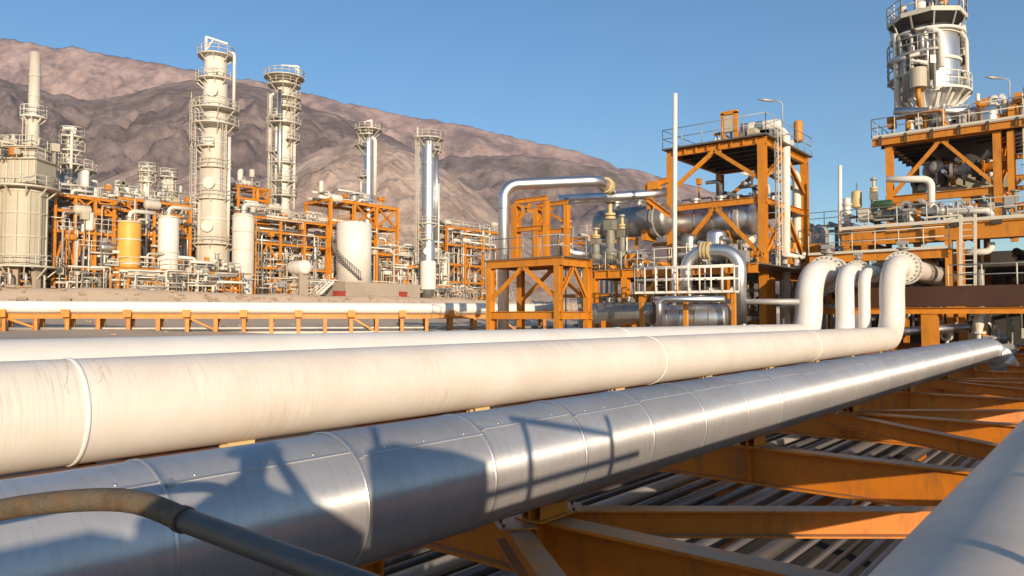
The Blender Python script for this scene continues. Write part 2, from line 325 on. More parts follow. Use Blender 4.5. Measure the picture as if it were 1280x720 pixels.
# ================================================================== FOREGROUND PIPE RACK
BEAM_Y = [5.4+4.85*k for k in range(-3, 12)]
ZB = -1.8
rack = thing('pipe_rack', 'orange steel pipe rack of cross beams and diagonal braces under the big pipes', 'pipe rack', (-6, 15, -6))
for i, Y in enumerate(BEAM_Y):
    b = MB().ibeam((-14.7, Y, ZB-.26), (2.2, Y, ZB-.26), .52, .26, .03, .016).build('beam', 'orange_beam', rack)
    for X in (-9.3, -4.1, -.3):
        for sg in (-1, 1): MB().box((X, Y+sg*.066, ZB-.26), (.014, .11, .458)).build('stiffener', 'orange_beam', b)
    MB().ibeam((-14.7, Y+.02, -3.62), (2.2, Y+.02, -3.62), .34, .2).build('lower_beam', 'orange_beam', rack)
    if i % 2 == 1:
        for X in (-14.4, -6.6, 1.9): MB().ibeam((X, Y, -6), (X, Y, ZB-.53), .3, .3, up=Vector((0, 1, 0))).build('post', 'orange_beam', rack)
for i in range(len(BEAM_Y)-1):
    a, b = BEAM_Y[i], BEAM_Y[i+1]
    if i % 2 == 1: p, q = (-4.45, a+.1, ZB-.125), (1.2, b-.13, ZB-.125)
    else: p, q = (1.2, a+.13, ZB-.125), (-4.45, b-.1, ZB-.125)
    br = MB().ibeam(p, q, .25, .2).build('brace', 'orange_beam', rack); dv = (Vector(q)-Vector(p)).normalized(); sv = dv.cross(UP)
    for e, sg in ((Vector(p), 1), (Vector(q), -1)):
        c0 = e+dv*sg*.28+UP*.133; MB().box(c0, (.62, .34, .014), (dv, sv, UP)).build('gusset', 'orange_beam', br); bo = MB()
        for u in (-.22, -.08, .08, .22):
            for v in (-.12, .12): bo.tube([c0+dv*u+sv*v, c0+dv*u+sv*v+UP*.026], .016, 6)
        bo.build('bolts', 'rust', br)
MB().ibeam((-9.3, -14, ZB-.02), (-9.3, 42, ZB-.02), .16, .34).build('runner_beam', 'orange_beam', rack)
MB().ibeam((-6.6, -14, ZB-.72), (-6.6, 44, ZB-.72), .4, .25).build('runner_beam', 'orange_beam', rack)
MB().ibeam((2.0, -14, ZB-.72), (2.0, 44, ZB-.72), .4, .25).build('runner_beam', 'orange_beam', rack)

def band(pipe, X, Y, z, r, wd, m):
    return MB().lathe((X, Y-wd/2, z), (0, 1, 0), [(r-.01, 0), (r+.006, 0), (r+.014, wd*.3), (r+.014, wd*.7), (r+.006, wd), (r-.01, wd)], 48).build('joint_band', m, pipe)
def shoe(pipe, X, Y, zbot, m, h=.14):
    mb = MB().box((X, Y, zbot-h+.012+.008), (.3, .5, .016)); mb.box((X, Y, zbot-h/2+.02), (.02, .46, h-.02))
    for sg in (-1, 1): mb.box((X+sg*.1, Y, zbot-h/2+.03), (.014, .4, h))
    return mb.build('pipe_shoe', m, pipe)
def valve(parent, c, axis, r, ln, m='white', bolts=True):
    """body between two bolted flanges, bonnet and operator on top"""
    axis = Vector(axis); n = int(22)
    b = MB().lathe(c, axis, [(r*.9, -ln*.5), (r*1.12, -ln*.4), (r*1.42, -ln*.15), (r*1.42, ln*.15), (r*1.12, ln*.4), (r*.9, ln*.5)], 28).build('valve_body', m, parent)
    for sg in (-1, 1):
        for k in (0, 1):
            o = Vector(c)+axis*(sg*(ln*.5+k*.13*r))
            fl = MB().lathe(o-axis*(.05*r), axis, [(r*.9, 0), (r*1.5, 0), (r*1.5, .1*r), (r*.9, .1*r)], 28, smooth=False).build('flange', 'cream_light', b)
        if bolts:
            bm = MB(); s1, s2 = basis(axis)
            for j in range(n):
                t = 2*math.pi*j/n; q = Vector(c)+axis*(sg*(ln*.5+.065*r))+(s1*math.cos(t)+s2*math.sin(t))*r*1.34
                bm.tube([q-axis*.17*r, q+axis*.17*r], r*.06, 6)
            bm.build('bolts', 'dark', b)
    t0 = Vector(c)+UP*r*1.35
    MB().lathe(t0, UP, [(r*.35, 0), (r*.35, r*.4), (r*.55, r*.4), (r*.55, r*.52), (r*.25, r*.55), (r*.25, r*.8)], 14).build('bonnet', 'galv', b)
    MB().box(t0+UP*r*.95, (r*.9, r*.6, r*.34)).build('operator', 'galv', b)
    return b

def pipeline(name, label, X, r, z, Yr, zu, Yend, bands, m, cat='pipe', shoes=True, el=1.25):
    p = thing(name, label, cat, (X, 10, z-r))
    pts = fillet([(X, -16, z), (X, Yr, z), (X, Yr, zu), (X, Yend, zu)], r*2*el, 12)
    # dense stations on the long run
    long = [Vector((X, -16+(pts[1].y+16)*i/24, z)) for i in range(24)]
    MB().tube(long+pts[1:], r, 56).build('pipe_wall', m, p)
    for Y in bands: band(p, X, Y, z, r, .05, 'band_white')
    if shoes:
        for Y in BEAM_Y:
            if Y < Yr-2: shoe(p, X, Y, z-r, 'yellow' if shoes is True else shoes, ZB*-1+(z-r)+.0 if False else (z-r)-ZB)
    return p
YR = 42.2
p1 = pipeline('white_pipeline', 'huge cream white pipeline in front with joint band and scuffs, ending in a riser', -9.29, .6, -1.07, YR, 2.72, YR+18, [3.3, 16.5, 28.6], 'pipe_white')
p2 = pipeline('white_pipeline', 'cream white pipeline behind the biggest one, turning up in the leftmost riser', -13.5, .72, -1.06, YR, 2.55, YR+14, [22, 34], 'pipe_white_plain')
p3 = pipeline('white_pipeline', 'medium white pipeline whose riser stands second from the left', -11.6, .48, -1.2, YR, 2.5, YR+5, [], 'pipe_white_plain')
p4 = pipeline('white_pipeline', 'slimmest white pipeline whose riser stands third from the left', -10.62, .30, -1.38, YR, 2.4, YR+5, [], 'pipe_white_plain')
for p, X, r, z, Y in ((p1, -9.29, .6, 2.72, YR+2.7), (p2, -13.5, .72, 2.55, YR+3.6), (p3, -11.6, .48, 2.5, YR+2.7), (p4, -10.62, .3, 2.4, YR+2)):
    valve(p, Vector((X, Y, z)), (0, 1, 0), r, r*1.5, 'galv')

# ---- aluminium clad pipe: each cladding sheet laps over the next
XS, ZS, RS = -4.08, -1.215, .45
cp = thing('clad_pipe', 'shiny aluminium clad pipe running diagonally across the foreground', 'pipe', (XS, 10, ZS-RS))
rnd = random.Random(4)
for k in range(-15, 25):
    Y0 = 3.02+1.2*k; rr = RS+rnd.uniform(-.002, .002); s1, s2 = (Vector((-1, 0, 0)), UP)
    mb = MB(); prof = [(rr+.001, -.03), (rr+.006, -.026), (rr+.006, -.012), (rr+.001, -.008), (rr, .04), (rr, .4), (rr-.001, .8), (rr, 1.2)]
    mb.lathe((XS, Y0, ZS), (0, 1, 0), prof, 56)
    sh = mb.build('cladding_sheet', 'aluminium', cp)
    MB().lathe((XS, Y0-.024, ZS), (0, 1, 0), [(rr+.002, 0), (rr+.009, .003), (rr+.009, .013), (rr+.002, .016)], 56).build('joint_band', 'band_metal', sh)
    a = R(128+rnd.uniform(-5, 5)); q = Vector((XS+math.cos(math.pi-a)*-1*0+math.cos(a)*-rr, 0, ZS+math.sin(a)*rr))
    nrm = Vector((-math.cos(a), 0, math.sin(a))); tn = Vector((nrm.z, 0, -nrm.x))
    MB().box(Vector((q.x, Y0+.6, q.z))+nrm*.002, (1.16, .014, .006), (Vector((0, 1, 0)), tn, nrm)).build('lap_seam', 'band_metal', sh)
    MB().box(Vector((q.x, Y0+.02, q.z))+nrm*.008, (.04, .05, .008), (Vector((0, 1, 0)), tn, nrm)).build('clip', 'band_metal', sh)
    scr = MB()
    for j in range(3): scr.lathe(Vector((q.x, Y0+.2+.38*j+rnd.uniform(-.05, .05), q.z))-tn*.028+nrm*.001, nrm, [(.009, 0), (.009, .004), (.001, .006)], 6)
    scr.build('screws', 'band_metal', sh)
ye = 3.02+1.2*25
EL = [(XS, ye, ZS), (XS+.10, ye+.42, ZS-.05), (XS+.32, ye+.78, ZS-.28), (XS+.5, ye+1.0, ZS-.65), (XS+.55, ye+1.05, ZS-2.4)]
for a, b in zip(EL, EL[1:]):
    d = (Vector(b)-Vector(a)).normalized()
    MB().tube([Vector(a)-d*.06, Vector(b)+d*.06], RS-.001, 40, smooth=True).build('elbow_segment', 'aluminium', cp)
for Y in BEAM_Y:
    if Y < ye: shoe(cp, XS, Y, ZS-RS, 'orange', (ZS-RS)-ZB)

# ---- grey pipe under the photographer
gp = thing('grey_pipe', 'broad matt grey pipe in the bottom right corner', 'pipe', (-.3, 10, -1.55))
MB().tube([(-.3, -12+1.5*i, -1.07) for i in range(40)], .43, 56).build('pipe_wall', 'grey_pipe', gp)
for Y in (1.62, 13.7, 25.5): MB().lathe((-.3, Y, -1.07), (0, 1, 0), [(.42, 0), (.436, 0), (.436, .022), (.42, .022)], 48).build('strap', 'blue', gp)
for Y in BEAM_Y: shoe(gp, -.3, Y, -1.5, 'orange', .30)

# ---- many small pipes on the lower tier
rnd = random.Random(11); X = -14.2; k = 0
while X < 1.75:
    r = rnd.choice((.04, .045, .055, .06, .075, .075, .09, .11, .14)); X += r+.02
    zc = -3.45+r+rnd.choice((0, 0, .04, .12)); pts = [(X, -14+4*i, zc) for i in range(21)]; pale = rnd.random() < .12
    o = MB().tube(pts, r, 12).build('small_pipe', 'lower_pipe_pale' if pale else 'lower_pipe')
    tag(o, 'pale small pipe on the lower tier beneath the orange beams' if pale else 'dark grey small pipe on the lower tier beneath the orange beams', 'pipe', 'pale pipes on the lower tier' if pale else 'dark pipes on the lower tier')
    X += r+rnd.choice((.05, .08, .1, .14, .22)); k += 1

# ---- rusty hand rail in the near left corner
hr = thing('handrail', 'bent rusty handrail with a darker lower length in the bottom left corner', 'handrail', W(200, 640, 1.8)-UP*1.2)
pa = [W(-420, 725, 2.1), W(-180, 675, 2.05), W(-70, 652, 2.0), W(20, 634, 1.93), W(90, 626, 1.88), W(150, 625, 1.84), W(190, 633, 1.8), W(228, 649, 1.75)]
def smooth_path(pts, n=6):
    pts = [Vector(p) for p in pts]; out = []
    for i in range(len(pts)-1):
        p0, p1, p2, p3 = pts[max(i-1, 0)], pts[i], pts[i+1], pts[min(i+2, len(pts)-1)]
        for j in range(n):
            t = j/n; out.append(.5*((2*p1)+(p2-p0)*t+(2*p0-5*p1+4*p2-p3)*t*t+(3*p1-p0-3*p2+p3)*t**3))
    return out+[pts[-1]]
MB().tube(smooth_path(pa), .028, 20).build('rusty_rail', 'rust', hr)
d = (W(440, 727, 1.47)-pa[-1])
e1 = pa[-1]+d*1.5
MB().tube([pa[-1]-d*.012, pa[-1]+d*.02], .0315, 20).build('collar', 'rust', hr)
MB().tube(fillet([pa[-1], e1, e1-UP*1.0], .12), .0275, 20).build('dark_rail', 'rail_dark', hr)

# ---- walkway beside the camera with its guard rail (they throw the shadows on the cladding)
wk = thing('walkway', 'steel grating walkway on the rack just right of the viewer', 'walkway', (1.3, 0, -1.78))
mb = MB()
for i in range(27): mb.box((1.25, -4+.3*i, -1.515), (1.5, .03, .05))
for i in range(16): mb.box((.5+.1*i, -.1, -1.52), (.012, 7.9, .04))
mb.build('grating', 'grating', wk)
MB().box((.5, -.1, -1.6), (.05, 7.9, .37)).build('side_beam', 'orange_beam', wk); MB().box((2.0, -.1, -1.6), (.05, 7.9, .37)).build('side_beam', 'orange_beam', wk)
rm = MB()
for Y in (1.42, 2.62): rm.tube([(1.3, Y, -1.5), (1.3, Y, .42 if Y < 2 else .3)], .03, 10)
rm.tube([(1.3, .9, -.12), (1.3, 3.1, -.12)], .03, 10); rm.tube([(1.3, 1.3, .42), (1.3, 2.62, .12)], .03, 10)
rm.build('guard_rail', 'rail_cream', wk)
shade_box = thing('shadow_box', 'grey box with sloping roof added to shade the clad pipe, out of the picture', 'cabinet', (1.4, .3, -1.5))  # unseen box added and shaped to throw a shadow on the cladding
MB().prism([(1.25, -.16, -1.45), (1.25, .62, -1.45), (1.25, .62, .24), (1.25, .06, .38), (1.25, -.16, .36)], (.5, 0, 0)).build('blocker_body', 'galv', shade_box)
MB().box((1.24, .23, -.5), (.02, .6, 1.4)).build('blocker_panel', 'grey_pipe', shade_box); MB().tube([(1.3, -.1, .3), (1.3, -.1, .62)], .03, 10).build('blocker_rod', 'galv', shade_box)
shade_box = thing('shadow_box_pair', 'long grey box added behind the viewer to shade the clad pipe, out of the picture', 'cabinet', (1.6, -1.3, -1.5))  # unseen blocks added to shade the clad pipe, gap leaves a lit patch
MB().prism([(1.3, -1.62, -1.45), (1.3, -.55, -1.45), (1.3, -.55, -.02), (1.3, -.9, .24), (1.3, -1.62, .24)], (.5, 0, 0)).build('blocker_body', 'galv', shade_box); MB().box((1.55, -2.5, -.63), (.5, 1.36, 1.7)).build('blocker_body', 'galv', shade_box)
for Y in (-2.5, -1.1): MB().box((1.29, Y, -.75), (.02, .7, 1.1)).build('blocker_panel', 'grey_pipe', shade_box)

def person(name, label, loc, rz, arms, helmet=True):
    """skin-modifier figure standing on the walkway; loc = between the feet"""
    V, E, Rr = [], [], []
    def chain(start, pts):
        k = start
        for p, r in pts:
            V.append(p); Rr.append(r); 
            if k is not None: E.append((k, len(V)-1))
            k = len(V)-1
        return k
    pel = chain(None, [((0, 0, .95), .15)])
    ch = chain(pel, [((0, 0, 1.12), .14), ((0, 0, 1.32), .16), ((0, 0, 1.45), .13)])
    nk = chain(ch, [((0, .01, 1.53), .06), ((0, .03, 1.62), .09), ((0, .04, 1.72), .095), ((0, .03, 1.78), .07)])
    for sg in (-1, 1):
        chain(pel, [((sg*.1, 0, .88), .095), ((sg*.12, .02, .5), .065), ((sg*.12, -.02, .1), .045), ((sg*.13, .02, .04), .045), ((sg*.14, .16, .03), .035)])
        el, ha = arms[0 if sg < 0 else 1]
        k = chain(ch, [((sg*.19, 0, 1.42), .07), (el, .05), (ha, .038)])
        dv = (Vector(ha)-Vector(el)).normalized(); sd = dv.cross(UP).normalized()
        k = chain(k, [(tuple(Vector(ha)+dv*.06), .036)])
        for q in range(5):
            o = Vector(ha)+dv*.08+sd*(q-2)*.018; ln = (.05, .075, .085, .08, .06)[q]
            chain(k, [(tuple(o), .009), (tuple(o+dv*ln*.5), .009), (tuple(o+dv*ln-UP*.015), .008)])
    me = bpy.data.meshes.new('body'); me.from_pydata([tuple(v) for v in V], E, [])
    o = bpy.data.objects.new('body', me); col.objects.link(o)
    sk = o.modifiers.new('skin', 'SKIN'); sk.use_smooth_shade = True
    for i, r in enumerate(Rr): me.skin_vertices[0].data[i].radius = (r, r)
    me.skin_vertices[0].data[0].use_root = True
    sb = o.modifiers.new('sub', 'SUBSURF'); sb.levels = sb.render_levels = 1
    me.materials.append(MATS['cloth'])
    root = thing(name, label, 'person', loc); o.parent = root; root.rotation_euler = (0, 0, rz)
    h = MB().lathe((0, .03, 1.70), UP, [(.125, 0), (.13, .03), (.12, .08), (.085, .13), (.001, .15)], 18); h.lathe((0, .03, 1.70), UP, [(.001, 0), (.16, 0), (.16, .012), (.001, .012)], 18)
    ho = h.build('helmet', 'white'); ho.parent = root; ho.location = ho.location
    f = MB().lathe((0, .135, 1.66), (0, 1, -.2), [(.016, 0), (.004, .03)], 8)
    for sg in (-1, 1): f.lathe((sg*.035, .115, 1.69), (0, 1, 0), [(.014, 0), (.001, .012)], 8)
    fo = f.build('face', 'skin'); fo.parent = root
    return root
person('person', 'photographer in dark clothes holding a camera up, out of the picture', Vector((.25, -.33, -1.49)), YAW, (((-.36, .08, 1.3), (-.1, .22, 1.52)), ((.36, .08, 1.3), (.12, .22, 1.56))))

# ---- cracked paint beside the near joint band of the big white pipeline
rn = random.Random(3)
for Yc, a0, a1 in ((3.13, 25, 85), (3.42, 35, 80)):
    mb = MB(); n = 26; y = Yc; pr = None; vs = []
    for i in range(n+1):
        a = R(a0+(a1-a0)*i/n); y += rn.uniform(-.025, .025); wd = rn.uniform(.001, .008); e = Vector((math.cos(a), 0, math.sin(a)))*.6025
        for sg in (-1, 1): vs.append((-9.29+e.x, y+sg*wd, -1.07+e.z))
        for sg in (-1, 1): vs.append((-9.29+e.x*.99, y+sg*wd, -1.07+e.z*.99))
    fs = []
    for i in range(n):
        o = 4*i; fs += [(o, o+1, o+5, o+4), (o+1, o+3, o+7, o+5), (o, o+4, o+6, o+2)]
    mb.add(vs, fs).build('paint_crack', 'crack', p1)
# ================================================================== PLANT BUILDING BLOCKS
def circle_pts(c, r, a0, a1, n=16): return [Vector(c)+RT*(math.cos(a0+(a1-a0)*i/n)*r)-FW*(math.sin(a0+(a1-a0)*i/n)*r) for i in range(n+1)]
def ring_platform(root, c, r0, r1, a0=0, a1=360, m='cream', brackets=6, h=1.1, rr=.045):
    a0, a1 = R(a0), R(a1)
    d = MB().lathe(c, UP, [(r0, -.10), (r1, -.10), (r1, .06), (r1-.05, .06), (r1-.05, -.04), (r0, -.04), (r0, -.10)], 24, a0, a1, smooth=False).build('platform', m, root)
    mb = MB(); n = max(3, int((a1-a0)*r1/1.1))
    for k in (1., .55): mb.tube(circle_pts(Vector(c)+UP*h*k, r1-.04, a0, a1, 20), rr, 6)
    for i in range(n+1): p = circle_pts(c, r1-.04, a0+(a1-a0)*i/n, a0+(a1-a0)*i/n+.01, 1)[0]; mb.tube([p, p+UP*h], rr, 5)
    mb.build('railing', m, d)
    for i in range(brackets):
        mb = MB(); t = a0+(a1-a0)*(i+.5)/brackets; e = RT*math.cos(t)-FW*math.sin(t)
        mb.bar(Vector(c)+e*(r0-.05)-UP*(.1+(r1-r0)*.9), Vector(c)+e*(r1-.1)-UP*.12, .12); mb.build('bracket', m, d)
    return d
def ladder(root, base, top, side, m='rail_cream', cage=True, wd=.5):
    base, top = Vector(base), Vector(top); s = Vector(side).normalized(); o = s.cross(UP).normalized(); mb = MB()
    for sg in (-1, 1): mb.bar(base+s*sg*wd/2, top+s*sg*wd/2, .08)
    n = int((top-base).length/.45)
    for i in range(1, n): p = base.lerp(top, i/n); mb.bar(p-s*wd/2, p+s*wd/2, .045)
    if cage:
        for i in range(3, n, 3):
            p = base.lerp(top, i/n); mb.tube([p+s*math.cos(t)*.42-FW*math.sin(t)*.75 for t in [math.pi*k/6 for k in range(7)]], .03, 4)
        for t in (.25, .5, .75): q = s*math.cos(math.pi*t)*.42-FW*math.sin(math.pi*t)*.75; mb.bar(base.lerp(top, .1)+q, top+q, .04)
    return mb.build('ladder', m, root)
def base_at(x, Xp, z0=None):
    p = WX(x, 380, Xp); return Vector((p.x, p.y, gz(Xp) if z0 is None else z0))
def zat(x, y, t): return W(x, y, t).z
def pole(root, name, a, b, r, m, seg=8): return MB().tube([a, b], r, seg).build(name, m, root)

def column(name, label, x, Xp, secs, mats, platforms=(), ladders=(), side_pipes=(), davit=None, cat='tower', rings=(), manholes=(), lean=0, z0=None):
    """secs: [(y_top, y_bottom, width_px)] from the top down; platforms: (y, reach_px, a0, a1)"""
    c = base_at(x, Xp, z0); t = depth(c); k = mpp(x, t); root = thing(name, label, cat, c)
    Z = lambda y: zat(x, y, t)
    def P(dx, y, out=0): return Vector((c.x, c.y, 0))+RT*(dx*k)-FW*out+UP*Z(y)
    for i, (y1, y0, wd) in enumerate(secs):
        r = wd/2*k; zt, zb = Z(y1), Z(y0); mm = mats[min(i, len(mats)-1)]
        prof = [(r, zb), (r, zt)]
        if i == 0: prof += [(r*math.cos(a), zt+r*.55*math.sin(a)) for a in (R(20), R(45), R(70))]+[(.01, zt+r*.55)]
        else: prof += [(secs[i-1][2]/2*k*.98, zt+abs(wd-secs[i-1][2])/2*k*1.2)]
        prof = [(.01, zb)]+prof if i == len(secs)-1 else prof
        sh = MB().lathe((c.x, c.y, 0), UP, prof, 28).build('shell', mm, root)
    def rad(y):
        for y1, y0, wd in secs:
            if y <= y0+.5: return wd/2*k
        return secs[-1][2]/2*k
    for y in rings:
        r = rad(y); MB().lathe((c.x, c.y, Z(y)), UP, [(r-.02, -.09), (r+.1, -.09), (r+.1, .09), (r-.02, .09)], 28, smooth=False).build('stiffening_ring', mats[0], root)
    for y, reach, a0, a1 in platforms:
        r = rad(y); ring_platform(root, (c.x, c.y, Z(y)), r-.03, r+reach*k, a0, a1, 'cream', 7 if a1-a0 > 200 else 4, 1.05, .05)
    for dx, y1, y0 in ladders: ladder(root, P(dx, y0, rad(y0)*.75+.25), P(dx, y1, rad(y0)*.75+.25), RT)
    for dx, y1, y0, wpx, mm, turn in side_pipes:
        o = math.sqrt(max(0, (rad(y0))**2-(dx*k)**2))*.9+wpx*k*.6 if abs(dx*k) < rad(y0) else .2
        pts = [P(dx, y0, o), P(dx, y1, o), P(dx+turn, y1, o*.3)]
        MB().tube(fillet(pts, wpx*k*1.4, 5) if turn else pts[:2], wpx*k/2, 10).build('side_pipe', mm, root)
    for dx, y, wpx in manholes:
        o = math.sqrt(max(.01, rad(y)**2-(dx*k)**2)); MB().lathe(P(dx, y, o-.1), -FW, [(wpx*k/2, 0), (wpx*k/2, .35), (wpx*k*.65, .35), (wpx*k*.65, .48), (.01, .48)], 14, smooth=False).build('manhole', mats[0], root)
    if davit:
        dx, y0, y1, ax, ay = davit; mb = MB(); mb.bar(P(dx, y0), P(dx, y1), .26); mb.bar(P(dx, y1), P(dx+ax, y1+ay), .24); mb.bar(P(dx, y1+(y0-y1)*.3), P(dx+ax*.35, y1+ay*.35), .16)
        mb.build('davit', 'white', root)
    return root
def vessel(name, label, x, Xp, y1, y0, wpx, m, rings=(), legs=True, cat='vessel', ringm='rail_cream', nozzles=True, z0=None, group=None):
    c = base_at(x, Xp, z0); t = depth(c); k = mpp(x, t); r = wpx/2*k; zt, zb = zat(x, y1, t), zat(x, y0, t); root = thing(name, label, cat, c, group)
    MB().lathe((c.x, c.y, zb), UP, cyl_prof(r, zt-zb-.2*r, .45), 28).build('shell', m, root)
    for y in rings: MB().lathe((c.x, c.y, zat(x, y, t)), UP, [(r-.02, -.07), (r+.09, -.07), (r+.09, .07), (r-.02, .07)], 28, smooth=False).build('stiffening_ring', ringm, root)
    if legs:
        if zb-c.z > .6: MB().lathe(c-UP*.2, UP, [(r*.92, 0), (r*.92, zb-c.z+.25)], 24).build('skirt', m, root)
    if nozzles:
        MB().tube(fillet([(c.x, c.y, zt), (c.x, c.y, zt+r*1.1), (c.x+r*.2, c.y+r*2.2, zt+r*1.1)], r*.5), r*.2, 10).build('nozzle', 'cream_light', root)
        MB().lathe((c.x, c.y, zt+r*.45), UP, disc_prof(r*.36, .16), 14, smooth=False).build('flange', 'galv', root)
    return root
CL = ['cream', 'cream_light', 'silver', 'white', 'galv', 'silver_dull', 'orange', 'beige']
def clutter(root, lo, hi, n, seed, mats=CL, rmin=.05, rmax=.22, kinds='hhhvvvvbdke'):
    """pipework inside a module: each run, valve and small drum its own part"""
    rn = random.Random(seed); lo, hi = Vector(lo), Vector(hi); sz = hi-lo
    for i in range(n):
        k = rn.choice(kinds); m = rn.choice(mats); r = rn.uniform(rmin, rmax)**1.0; p = Vector((lo.x+rn.random()*sz.x, lo.y+rn.random()*sz.y, lo.z+rn.random()*sz.z))
        if k == 'h':
            ln = rn.uniform(.15, .6)*sz.y; a = Vector((p.x, max(lo.y, p.y-ln/2), p.z)); b = Vector((p.x, min(hi.y, p.y+ln/2), p.z)); dz = rn.uniform(-.35, .35)*sz.z
            pts = [a, b, b+UP*max(lo.z-b.z, min(hi.z-b.z, dz))]
            MB().tube(fillet(pts, r*2.5, 4), r, 8).build('pipe', m, root)
        elif k == 'v':
            b = Vector((p.x, p.y, lo.z)); top = Vector((p.x, p.y, lo.z+rn.uniform(.3, 1.)*sz.z)); d = rn.choice((Vector((0, 1, 0)), Vector((0, -1, 0)), Vector((-1, 0, 0))))
            MB().tube(fillet([b, top, top+d*rn.uniform(.8, 2.5)], r*2.5, 4), r, 8).build('pipe', m, root)
        elif k == 'b':
            s = rn.uniform(.3, .8); MB().box(p, (s*.7, s, s*1.1)).bar((p.x, p.y, lo.z), p, .09).build('cabinet', rn.choice(('beige', 'cream', 'galv', 'orange')), root)
        elif k == 'd':
            rr = rn.uniform(.25, .6); ln = rn.uniform(.8, 1.8); ax = rn.choice((UP, Vector((0, 1, 0)))); MB().lathe(p, ax, cyl_prof(rr, ln), 16).bar((p.x, p.y, lo.z), p, .12).build('drum', m, root)
        elif k == 'k':
            rr = r*1.2; ax = rn.choice((UP, Vector((0, 1, 0)), Vector((1, 0, 0))))
            MB().lathe(p, ax, [(rr, -rr*3), (rr*2, -rr*3), (rr*2, -rr*2.4), (rr, -rr*2.4), (rr*1.6, 0), (rr, rr*2.4), (rr*2, rr*2.4), (rr*2, rr*3), (rr, rr*3)], 12, smooth=False).tube([(p.x, p.y, lo.z), p], rr*.7, 7).build('valve', rn.choice(('galv', 'green_grey', 'cream_light', 'orange')), root)
        else:
            h = rn.uniform(.6, 1.2)*2; q = Vector((p.x, p.y, min(p.z, hi.z-h))); rail_mesh([q, q+Vector((0, rn.uniform(1.5, 4), 0))], 1.1, .035, 1.2).build('railing', 'rail_cream', root)
def module(name, label, x0, x1, Xp, dX, levels, bays, seed, n=40, post=.28, braces=(), cat='steel frame', top_rail=True, m='orange', pipes=3, z0=None, back=True, cl_top=1., floors=()):
    """steel frame seen side on: posts at each bay, beams at each level (px heights at x0), pipe runs along it"""
    a = base_at(x0, Xp, z0); b = base_at(x1, Xp, z0); t = depth(a); root = thing(name, label, cat, (a+b)/2); zs = [zat(x0, y, t) for y in levels]
    Ys = [a.y+(b.y-a.y)*i/bays for i in range(bays+1)]; rn = random.Random(seed); Xs = [Xp, Xp-dX] if back else [Xp]; zt = max(zs); zg = a.z-.3
    for X in Xs:
        for Y in Ys: MB().ibeam((X, Y, zg), (X, Y, zt), post, post, up=Vector((1, 0, 0))).build('post', m, root)
        for z in zs: MB().ibeam((X+.004, Ys[0]-.3, z), (X+.004, Ys[-1]+.3, z), post*1.1, post*.7).build('beam', m, root)
    for z in zs:
        if back:
            for Y in Ys: MB().ibeam((Xp-.1, Y+.03, z-.02), (Xp-dX+.1, Y+.03, z-.02), post, post*.6).build('cross_beam', m, root)
    for (bay, lv, kind) in braces:
        y0, y1 = Ys[bay], Ys[bay+1]; z1 = zs[lv]; zb = zs[lv+1] if lv+1 < len(zs) else a.z; ym = (y0+y1)/2
        for X in Xs[:1]:
            if kind == 'A': ends = [((y0, zb), (ym, z1)), ((y1, zb), (ym, z1))]
            elif kind == 'V': ends = [((y0, z1), (ym, zb)), ((y1, z1), (ym, zb))]
            else: ends = [((y0, zb), (y1, z1)), ((y0, z1), (y1, zb))]
            for (ya, za), (yb, zc) in ends: MB().ibeam((X, ya, za), (X, yb, zc), post*.7, post*.6).build('brace', m, root)
    for z in floors: MB().box((Xp-dX/2, (Ys[0]+Ys[-1])/2, zs[z]+.22), (dX, Ys[-1]-Ys[0], .06)).build('floor', 'grating', root)
    for i, z in enumerate(zs):
        for j in range(pipes):
            r = rn.uniform(.1, .38); X = Xp-dX*(j+.6)/(pipes+.3); MB().tube([(X, Ys[0]-rn.uniform(0, 2), z+.2+r), (X, Ys[-1]+rn.uniform(0, 2), z+.2+r)], r, 10).build('pipe', rn.choice(('silver', 'silver_dull', 'cream_light', 'white', 'galv', 'dark')), root)
    if top_rail: rail_mesh([(Xp, Ys[0], zt+.2), (Xp, Ys[-1], zt+.2)], 1.1, .04).build('railing', 'rail_cream', root)
    if n: clutter(root, (Xp-dX, Ys[0], a.z), (Xp+.8, Ys[-1], a.z+(zt-a.z)*cl_top), int(n*3), seed+1, CL, .04, .17)
    if n and z0 is None: clutter(root, (Xp+.7, Ys[0], a.z), (min(Xp+3.2, -82.5), Ys[-1], a.z+2.6), int(n*.9), seed+3, ('cream', 'cream_light', 'galv', 'white', 'orange', 'silver_dull'), .04, .13, 'hhvvkkbe')
    if n: clutter(root, (Xp-dX, Ys[0], zt+.2), (Xp, Ys[-1], zt+1.9), int(n*.6), seed+2, ('cream', 'cream_light', 'galv', 'white'), .06, .2, 'vvhkbd')
    return root
# ================================================================== LEFT PLANT on its terrace
F0 = -86
